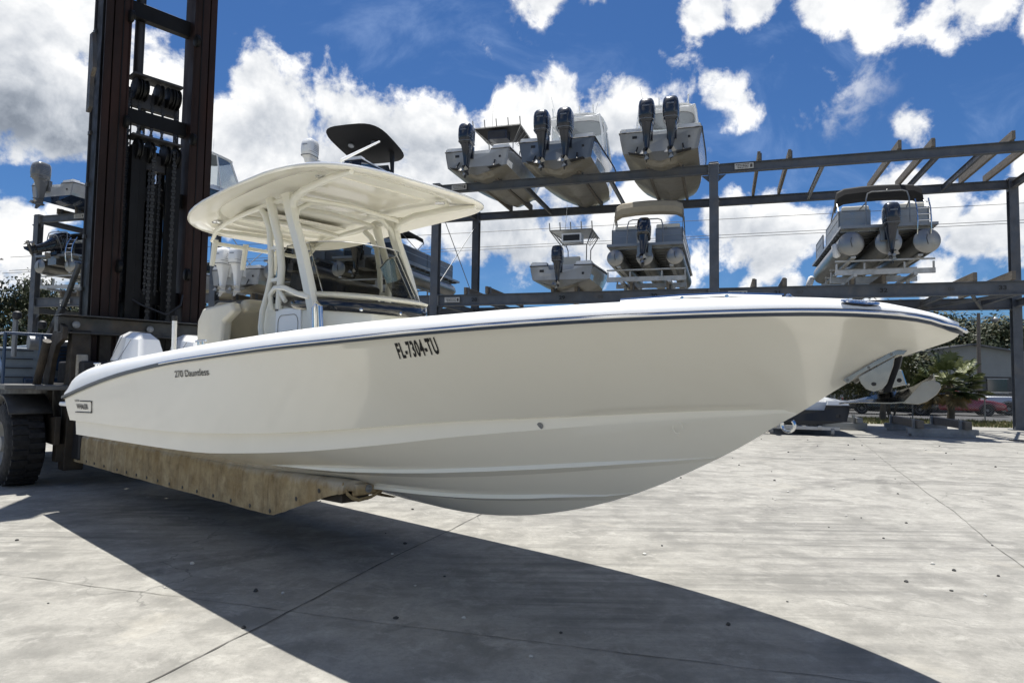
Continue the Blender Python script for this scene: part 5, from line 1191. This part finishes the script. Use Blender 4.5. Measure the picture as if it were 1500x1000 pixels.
def stand(name, label, X, Y, w, l, h, ang=0, m1=wood, m2=steell):
    r_ = thing(name, label, 'boat stand', rw(X, Y, 0), RANG+ang, group='empty boat stands on the ground')
    for x in (.15, l-.15):
        b = MB(); b.box((x, 0, .16), (.20, w, .17)); b.box((x, 0, .04), (.3, w*.9, .08)); b.build('base_beam', m2, r_, bevel=.01)
    for y in (-w*.33, w*.33):
        b = MB(); b.hexa([(-.15, y-.09, .25), (l+.1, y-.09, .25), (l+.1, y+.09, .25), (-.15, y+.09, .25), (-.15, y-.09, .25+h), (l+.1, y-.09, .25+h), (l+.1, y+.09, .25+h), (-.15, y+.09, .25+h)]); b.build('bunk_timber', m1, r_, bevel=.012)
        for x in (.15, l-.15): MB().box((x, y+.13, .35), (.16, .06, .35)).build('post', m2, r_)
    return r_
stand('boat_stand', 'empty low boat stand of two weathered timbers near the right rack column', 6.62, -1.0, 1.9, 3.3, .24)
stand('boat_stand', 'small galvanised boat stand beside the low black boat under the anchor', 4.15, 1.2, 1.7, 1.8, .18, .1, steell, alu)
stand('boat_stand', 'timber boat stand on the ground under the far left rack bay', -29.2, .4, 1.9, 3.0, .26)
b = MB(); P = [rw(8.1, -1.6, .02), rw(8.9, -1.9, .02), rw(9.8, -1.7, .02), rw(10.9, -2.2, .02), rw(12.5, -2.0, .02)]; b.tube(P, .018, 6); tag(b.build('hose', hosebk), 'black hose lying on the concrete beside the right rack column', 'hose')
# ------------------------------------------------------------------ vegetation
leafA = [mat('oak_leaf_dark', (.022, .034, .012), .65, var=.3, vscale=.8), mat('oak_leaf_mid', (.042, .056, .019), .65, var=.3, vscale=.8), mat('oak_leaf_olive', (.085, .082, .032), .7, var=.25, vscale=.8)]
bark = mat('grey_bark', (.11, .095, .075), .9, var=.3, vscale=4, bump=.5, bscale=12)
def tree(label, x, y, h, rad, n=5200, seed=1, leaf=.20, mats=leafA, zlow=.16, group='trees behind the yard', z0=0):
    rnd = random.Random(seed); root = thing('oak_tree', label, 'tree', (x, y, z0), 0, group)
    b = MB(); top = h*.62
    b.tube([(0, 0, -.1), (.08, .03, h*.15), (.0, .1, h*.35), (.1, .0, top)], [rad*.085, rad*.065, rad*.05, rad*.02], 10)
    clumps = []
    for i in range(40):
        a = rnd.uniform(0, 6.28); rr = rad*math.sqrt(rnd.uniform(.02, 1))*.78; zc = h*rnd.uniform(zlow+.14, .86)
        zc = min(zc, h*(.90-.34*(rr/rad)**2)); c = Vector((math.cos(a)*rr, math.sin(a)*rr, zc)); clumps.append((c, rad*rnd.uniform(.20, .36), rnd.random()))
        if i < 14: b.tube([(0, 0, h*rnd.uniform(.2, .5)), c*.55+Vector((0, 0, h*.12)), c], [rad*.035, rad*.022, rad*.008], 6)
    b.build('trunk', bark, root)
    b = MB()
    for c, cr, tone in clumps:
        for k in range(int(n/40)):
            v = Vector((rnd.gauss(0, 1), rnd.gauss(0, 1), rnd.gauss(0, 1)*.72)); v = v.normalized()*cr*rnd.uniform(.45, 1.12)*(1+.25*math.sin(v.x*9+v.y*7))
            p = c+v; nn = (v.normalized()+Vector((rnd.uniform(-.9, .9), rnd.uniform(-.9, .9), rnd.uniform(-.3, 1.1)))).normalized(); t = nn.cross(Vector((rnd.random(), rnd.random(), .1))).normalized(); u = nn.cross(t)
            s = leaf*rnd.uniform(.5, 1.15); b.cur = min(2, max(0, int(rnd.gauss(tone*2.4, .7))))
            q = b.av([p-t*s, p-u*s*.55, p+t*s, p+u*s*.55]); b.af(q, q+1, q+2, q+3)
    b.build('crown', mats, root, smooth=0, merge=False)
    return root
T = [(21.5, 52, 9.0, 4.4, 'dense oak behind the pontoon at bay 32, left end of the right-hand tree line'), (27.0, 50, 8.0, 4.8, 'oak whose crown shows above the bow tip of the large boat'), (32.5, 54, 7.9, 4.8, 'broad oak standing behind the grey building roof apex'), (38.5, 51, 7.7, 4.8, 'oak behind the right rack column, right end of the tree line'),
     (25, 44.5, 4.8, 2.6, 'low dark oak left of the grey building, behind the flowering bush'), (45.5, 55, 8.2, 5.2, 'oak just beyond the right edge of the view'), (16.5, 57, 7.6, 4.2, 'oak hidden mostly by the rack boats and the bow'),
     (9.5, 56, 5.9, 4.0, 'low oak hidden behind the bow, right of the rack column'), (2.0, 58, 5.9, 4.2, 'low oak hidden behind the middle of the hull'), (-6, 57, 5.8, 4.2, 'low oak hidden behind the console of the large boat'), (-13.5, 58, 5.8, 4.2, 'low oak behind the twin white outboards'),
     (-38, 52, 10.2, 5.2, 'dense dark oak at the left edge behind the forklift handrail'), (-32.5, 55, 10.0, 5.0, 'dense oak behind the left end column of the rack'), (-27, 53, 8.6, 4.8, 'oak seen low between the forklift mast rails'), (-21, 56, 7.2, 4.4, 'oak behind the forklift mast right rail'), (-45, 50, 10.2, 5.2, 'oak beyond the left edge of the view')]
for i, (x, y, h, r, lab) in enumerate(T):
    tree(lab, x, y, h, r, 26000 if i in (0, 1, 2, 3, 4, 11, 12, 13) else 9000, 20+i, .15 if i < 5 else .17, zlow=.02 if x < 0 or i in (0, 4) else .12)
def palm(x, y, h):
    root = thing('fan_palm', 'short fan palm with spiky fronds in front of the red car', 'palm', (x, y, 0)); rnd = random.Random(8)
    b = MB(); b.tube([(0, 0, -.1), (.05, 0, h*.3), (0, .05, h*.6), (.05, 0, h)], [.17, .14, .15, .12], 12)
    for k in range(30): a = rnd.uniform(0, 6.28); z = rnd.uniform(h*.2, h); b.bar((math.cos(a)*.10, math.sin(a)*.10, z), (math.cos(a)*.22, math.sin(a)*.22, z+.16), .05, .015)
    b.build('trunk', bark, root)
    b = MB(); pm = [mat('palm_green', (.075, .10, .035), .5, var=.2, vscale=2), mat('palm_pale', (.22, .235, .11), .45, var=.2, vscale=2), mat('palm_dry', (.25, .19, .09), .8)]
    for i in range(74):
        a = rnd.uniform(0, 6.28); el = rnd.uniform(-.75, 1.35); L1 = rnd.uniform(.75, 1.15)
        d = Vector((math.cos(a)*math.cos(el), math.sin(a)*math.cos(el), math.sin(el))); s = Vector((0, 0, h)); e = s+d*L1+Vector((0, 0, -.15*math.cos(el)))
        b.cur = 2 if el < -.5 else (1 if rnd.random() < .35 else 0); b.tube([s, s+d*L1*.5+Vector((0, 0, .03)), e], [.014, .012, .010], 4)
        sd = d.cross(Vector((0, 0, 1))); sd = sd.normalized() if sd.length > .1 else Vector((1, 0, 0)); up_ = sd.cross(d).normalized()
        for k in range(24):
            f = (k/23-.5)*2; ang = f*1.75; ld = (d*math.cos(ang)+sd*math.sin(ang)+up_*(.22-.25*abs(f))).normalized(); ll = rnd.uniform(.50, .72)*(1-.25*abs(f))
            w = ld.cross(up_)*.9; w = w.normalized()*.033; tip = e+ld*ll+Vector((0, 0, -.20*ll-rnd.uniform(0, .06))); md = e+ld*ll*.55
            q = b.av([e-w*.3, e+w*.3, md+w, tip, md-w]); b.af(q, q+1, q+2, q+3, q+4)
    b.build('fronds', pm, root, smooth=0, merge=False)
palm(20.0, 31.2, 1.75)
def bush(label, x, y, r, h, flowers=0, seed=3, name='oleander_bush'):
    root = thing(name, label, 'bush', (x, y, 0)); rnd = random.Random(seed)
    b = MB()
    for k in range(14): a = rnd.uniform(0, 6.28); b.tube([(math.cos(a)*.1, math.sin(a)*.1, -.05), (math.cos(a)*r*.35, math.sin(a)*r*.35, h*.45), (math.cos(a)*r*.6, math.sin(a)*r*.6, h*.8)], [.03, .02, .008], 5)
    b.build('stems', bark, root)
    b = MB()
    for k in range(4200):
        a = rnd.uniform(0, 6.28); rr = r*math.sqrt(rnd.random()); zm = h*(1-.45*(rr/r)**2); z = zm*(1-abs(rnd.gauss(0, .25))); z = max(.08, z)
        p = Vector((math.cos(a)*rr, math.sin(a)*rr, z)); t = Vector((rnd.uniform(-1, 1), rnd.uniform(-1, 1), rnd.uniform(.0, 1.2))).normalized(); u = t.cross(Vector((rnd.random(), rnd.random(), rnd.random()))).normalized(); s = rnd.uniform(.06, .12)
        b.cur = rnd.choice((0, 0, 1, 2)); q = b.av([p-t*s, p-u*s*.28, p+t*s, p+u*s*.28]); b.af(q, q+1, q+2, q+3)
    b.build('foliage', leafA, root, smooth=0, merge=False)
    if flowers:
        b = MB()
        for k in range(flowers):
            a = rnd.uniform(0, 6.28); rr = r*math.sqrt(rnd.random()); z = h*(1-.45*(rr/r)**2)*rnd.uniform(.72, 1.08); c = Vector((math.cos(a)*rr*1.04, math.sin(a)*rr*1.04, z))
            for j in range(12):
                p = c+Vector((rnd.gauss(0, .07), rnd.gauss(0, .07), rnd.gauss(0, .05))); t = Vector((rnd.uniform(-1, 1), rnd.uniform(-1, 1), rnd.uniform(-.2, 1))).normalized()*.035; u = t.cross(Vector((.3, .5, .8))).normalized()*.03
                q = b.av([p-t, p-u, p+t, p+u]); b.af(q, q+1, q+2, q+3)
        b.build('flowers', mat('white_petal', (.72, .72, .68), .6), root, smooth=0, merge=False)
bush('white flowering oleander bush left of the fan palm', 18.6, 33.5, 1.5, 3.3, 70)
bush('dark shrub under the bow, left of the oleander', 16.6, 34.5, 1.3, 2.6, 0, 5, 'green_shrub')
bush('low shrub at the foot of the left trees behind the forklift', -31, 46, 2.6, 2.4, 0, 6, 'green_shrub')
# small tree trunk between the black sedan and the anchor
tr_ = thing('young_tree', 'slim tree with dark trunk standing before the black sedan', 'tree', (16.9, 31.2, 0))
MB().tube([(0, 0, -.1), (.05, 0, .7), (-.08, .05, 1.5), (.1, 0, 2.6)], [.16, .11, .09, .05], 10).build('trunk', bark, tr_)
b = MB(); rnd = random.Random(9)
for k in range(1800):
    v = Vector((rnd.gauss(0, .55), rnd.gauss(0, .55), rnd.gauss(0, .4)))+Vector((0, 0, 2.6)); t = Vector((rnd.uniform(-1, 1), rnd.uniform(-1, 1), rnd.uniform(-.3, 1))).normalized()*.10; u = t.cross(Vector((.3, .5, .8))).normalized()*.05
    b.cur = rnd.choice((0, 1, 1)); q = b.av([v-t, v-u, v+t, v+u]); b.af(q, q+1, q+2, q+3)
b.build('crown', leafA, tr_, smooth=0, merge=False)
# ------------------------------------------------------------------ building, pole, wires, fence
bd = thing('storage_building', 'low grey building with lap siding and shallow gable roof behind the palm', 'building', (31.0, 46, 0))
sid = mat('grey_lap_siding', (.30, .31, .29), .7, var=.06, vscale=1)
b = MB()
Wd = 6.0; ez, az = 3.55, 4.42
z = 2.32; rows = 0
while z < az:
    hw = Wd if z < ez else Wd*(az-z)/(az-ez)
    z1 = min(z+.165, az); hw1 = Wd if z1 < ez else max(.01, Wd*(az-z1)/(az-ez))
    b.hexa([(-hw, -.03, z), (hw, -.03, z), (hw, .2, z), (-hw, .2, z), (-hw1, -.0, z1), (hw1, -.0, z1), (hw1, .2, z1), (-hw1, .2, z1)]); z = z1
b.build('siding', sid, bd, smooth=0)
b = MB(); b.box((0, 6, 1.15), (Wd*2-.1, 11.9, 2.3)); b.box((0, 6.1, 2.9), (Wd*2-.1, 11.8, 1.25)); b.build('wall', mat('dim_wall', (.12, .12, .115), .8, var=.1), bd)
for i in range(7):
    w_ = MB().box((-5.1+i*1.7, .03, 1.70), (1.35, .08, .9)).build('window', carglass, bd); MB().box((-5.1+i*1.7, -.02, 2.18), (1.45, .06, .06)).box((-5.1+i*1.7, -.02, 1.22), (1.45, .06, .06)).build('window_frame', plate, w_)
b = MB()
for sg in (-1, 1): b.hexa([(0, -.4, az+.02), (sg*(Wd+.4), -.4, ez-.06), (sg*(Wd+.4), 12.3, ez-.06), (0, 12.3, az+.02), (0, -.4, az+.10), (sg*(Wd+.4), -.4, ez+.02), (sg*(Wd+.4), 12.3, ez+.02), (0, 12.3, az+.10)])
b.build('roof', mat('grey_roof', (.30, .31, .31), .6, var=.1), bd)
def pole(name, label, x, y, h, lean=0, lamp=False, cross=False):
    r_ = thing(name, label, 'pole', (x, y, 0)); MB().tube([(0, 0, -.2), (lean*.5, 0, h*.5), (lean, 0, h)], [.15, .125, .10], 10).build('shaft', wood, r_)
    if lamp:
        b = MB(); b.tube([(lean, 0, h-.4), (lean+.5, 0, h-.2), (lean+1.0, 0, h-.25)], .03, 6); b.build('arm', steell, r_); MB().lathe([(.04, .12), (.10, .06), (.22, 0), (.20, -.12), (.10, -.20)], (lean+1.05, 0, h-.35), (0, 0, 1), 14).build('lamp_head', steell, r_)
    if cross:
        b = MB(); b.box((lean, 0, h-.4), (2.2, .1, .12)); b.build('crossarm', wood, r_)
        for q in (-.9, -.3, .3, .9): MB().lathe([(.03, 0), (.06, .04), (.03, .1)], (lean+q, 0, h-.34), (0, 0, 1), 8).build('insulator', plate, r_)
        MB().lathe([(.2, 0), (.22, .05), (.22, .6), (.15, .66)], (lean+.3, 0, h-2.2), (0, 0, 1), 12).build('transformer', steell, r_)
pole('utility_pole', 'wooden pole with lamp head in front of the grey building', 29.6, 43.3, 6.3, .1, lamp=True)
pole('utility_pole', 'utility pole with transformer at the far left edge', -57.6, 75, 14.6, 0, cross=True)
pole('utility_pole', 'distant utility pole beyond the right edge carrying the wires', 75, 71.0, 21.5, 0, cross=True)
wm = mat('wire_black', (.02, .02, .02), .6)
for i, (za, zc, yy) in enumerate(((14.45, 22.6, 0), (13.0, 20.8, .3), (12.6, 20.4, -.3))):
    A_ = Vector((-55.7-.3*i, 75+yy, za)); Bq = Vector((75+.3*i, 75+yy-4, zc)); pts = []
    for k in range(41):
        t = k/40; p = A_.lerp(Bq, t); p.z -= .0*4*t*(1-t); pts.append(p)
    tag(MB().tube(pts, .028, 4).build('power_line', wm), ('highest', 'middle', 'lowest')[i]+' of the three power lines crossing behind the rack', 'power line', 'power lines behind the rack')
fn = thing('chain_link_fence', 'thin chain link fence between the grass verge and the parked cars', 'fence', rw(0, 12.6, 0), -A_R)
for i in range(24): MB().tube([(-42+i*3, 0, -.1), (-42+i*3, 0, 1.35)], .03, 6).build('fence_post', steell, fn)
b = MB(); b.tube([(-42, 0, 1.33), (27, 0, 1.33)], .02, 5)
for i in range(260):
    x = -2+i*.11
    for sg in (-1, 1):
        if sg > 0: p, q = (x, .0, 0.02), (x+1.3, .0, 1.32)
        else: p, q = (x+1.3, .012, .02), (x, .012, 1.32)
        b.bar(p, q, .005, .005, (0, 1, 0))
o_ = b.build('wire_mesh', steell, fn, smooth=0, merge=False)
# ------------------------------------------------------------------ cars
def car(name, label, cat, x, y, rz, paint, L_=4.6, W_=1.8, H_=1.42, kind='sedan', z=0, group='cars parked beyond the verge'):
    r_ = thing(name, label, cat, (x, y, z), rz, group)
    hb_ = .62 if kind != 'pickup' else .62
    if kind == 'pickup': side = [(-L_/2, .55, 1.05), (-L_/2+.05, .45, 1.08), (-.7, .42, 1.08), (.6, .42, 1.10), (L_/2-.45, .45, 1.06), (L_/2-.08, .48, .98), (L_/2, .55, .85)]
    else: side = [(-L_/2, .50, .78), (-L_/2+.10, .34, .92), (-L_/2+.7, .30, .98), (-.3, .28, .96), (.9, .28, .92), (L_/2-.6, .30, .84), (L_/2-.12, .34, .72), (L_/2, .45, .62)]
    rings = []
    for (xx, z0, z1) in side:
        e = abs(xx)/(L_/2); w = W_/2*(1-.12*max(0, e-.55)/.45*1.0)
        rings.append([(xx, -w*.92, z0), (xx, -w, z0+.1), (xx, -w, z0+(z1-z0)*.6), (xx, -w*.94, z1-.03), (xx, -w*.80, z1), (xx, w*.80, z1), (xx, w*.94, z1-.03), (xx, w, z0+(z1-z0)*.6), (xx, w, z0+.1), (xx, w*.92, z0)])
    b = MB(); b.loft(rings); b.build('body', paint, r_, smooth=45, bevel=.03, seg=3)
    if kind == 'pickup': prof = [(-.75, 1.06), (-.70, H_-.04), (-.55, H_), (.75, H_), (.95, H_-.05), (1.55, 1.06)]
    elif kind == 'coupe': prof = [(-1.75, .93), (-1.0, H_-.10), (-.7, H_-.01), (.05, H_), (.25, H_-.03), (1.0, .90)]
    else: prof = [(-1.75, .95), (-1.15, H_-.08), (-.85, H_-.01), (.15, H_), (.45, H_-.05), (1.25, .91)]
    w0, w1 = W_/2*.88, W_/2*.68; zb_, zt_ = prof[0][1], H_
    def pt(px_, pz, sg, ins=0): t = (pz-zb_)/(zt_-zb_); return (px_, sg*(w0+(w1-w0)*t-ins), pz)
    b = MB(); b.loft([[pt(px_, pz, -1) for px_, pz in prof], [pt(px_, pz, 1) for px_, pz in prof]]); b.build('cabin', paint, r_, smooth=0, bevel=.03, seg=3)
    cx0 = sum(p[0] for p in prof)/len(prof)
    gl = [(p[0]+(cx0-p[0])*.10, min(zt_-.07, p[1]+.03) if p[1] > zb_+.1 else p[1]+.03) for p in prof]
    for sg in (-1, 1):
        mid = cx0
        for a_, c_ in ((0, .5), (.5, 1)):
            xs = [p[0] for p in gl]; xmn, xmx = min(xs), max(xs); xa, xb = xmn+(xmx-xmn)*a_+.03, xmn+(xmx-xmn)*c_-.03
            def topat(xq): return lerp_tab(sorted([(p[0], p[1]) for p in gl]), xq)
            poly = [(xa, zb_+.04)]+[(xa+(xb-xa)*k/6, topat(xa+(xb-xa)*k/6)) for k in range(7)]+[(xb, zb_+.04)]
            poly = [(q, max(zb_+.045, zz)) for q, zz in poly]
            b = MB(); b.loft([[Vector(pt(q, zz, sg, -.004)) for q, zz in poly], [Vector(pt(q, zz, sg, -.012)) for q, zz in poly]]); b.build('side_window', carglass, r_, smooth=0)
    for (p, q) in ((prof[-1], prof[-2]), (prof[0], prof[1])):
        sgn = 1 if p[0] > 0 else -1; o3 = Vector((sgn*.012, 0, .006))
        b = MB(); A1, B1, C1, D1 = [Vector(pt(p[0]+(q[0]-p[0])*t, p[1]+(q[1]-p[1])*t, s_, .08))+o3 for t, s_ in ((.08, -1), (.08, 1), (.94, 1), (.94, -1))]
        b.hexa([A1, B1, C1, D1]+[v+o3*.6 for v in (A1, B1, C1, D1)]); b.build('windscreen', carglass, r_, smooth=0)
    R_ = .33 if kind != 'pickup' else .38
    for xx in (-L_*.30, L_*.31):
        for sg in (-1, 1):
            b = MB(); b.lathe([(R_*.62, -.1), (R_*.95, -.1), (R_, -.07), (R_, .07), (R_*.95, .1), (R_*.62, .1)], (xx, sg*(W_/2-.10), R_), (0, 1, 0), 24); wh = b.build('wheel', rubber, r_)
            b = MB(); b.lathe([(.04, .1), (R_*.2, .105), (R_*.25, .08), (R_*.55, .085), (R_*.64, .108), (R_*.64, .09), (.04, .06)], (xx, sg*(W_/2-.10), R_), (0, sg, 0), 20); b.build('rim', alu, wh)
            b = MB(); b.tube([(xx+math.cos(a)*(R_+.05), sg*(W_/2-.0), R_+math.sin(a)*(R_+.05)) for a in [math.pi*k/12 for k in range(13)]], .022, 6); b.build('wheel_arch', blackm, r_)
    for sg in (-1, 1):
        zf_ = side[-2][2]-.10
        b = MB(); b.lathe([(.10, 0), (.09, .03), (.04, .05)], (L_/2-.10, sg*W_*.36, zf_), (1, sg*.3, .1), 16); b.build('headlight', polst, r_)
        b = MB(); b.box((-L_/2+.0, sg*W_*.38, .80 if kind != 'pickup' else .9), (.08, .22, .12)); b.build('tail_light', mat('tail_red', (.3, .01, .01), .3), r_)
        b = MB(); b.box((.75, sg*(W_/2+.06), .98), (.14, .16, .10)); b.build('mirror', paint, r_, bevel=.02)
    b = MB(); b.box((L_/2+.005, 0, .56 if kind != 'pickup' else .75), (.05, W_*.42, .16 if kind != 'pickup' else .26)); b.build('grille', blackm, r_, bevel=.01)
    b = MB(); b.box((L_/2+.0, 0, .36), (.10, W_*.86, .14)); b.build('bumper', blackm if kind != 'coupe' else paint, r_, bevel=.03)
    return r_
pb = mat('black_car_paint', (.012, .013, .016), .15, coat=1); pr = mat('dark_red_car_paint', (.26, .012, .022), .2, coat=1); ps = mat('silver_white_car_paint', (.50, .52, .54), .25, metal=.3, coat=1); pg = mat('grey_blue_car_paint', (.16, .19, .22), .2, coat=1, metal=.4)
hd = -R(24)
car('parked_sedan', 'black sedan parked behind the verge below the anchor', 'car', 21.1, 38.3, hd, pb)
car('parked_coupe', 'dark red coupe parked behind the fan palm', 'car', 24.9, 38.6, hd, pr, 4.7, 1.85, 1.36, 'coupe')
car('parked_pickup', 'silver white pickup beside the right rack column', 'pickup truck', 30.2, 39.2, hd+math.pi*0, ps, 5.4, 1.95, 1.85, 'pickup')
car('parked_sedan', 'grey-blue car farther back, glimpsed between the hull and the anchor', 'car', 21.6, 44.5, hd+.3, pg)
car('parked_sedan', 'white car at the back behind the red coupe windshield', 'car', 27.6, 44.0, hd, ps)
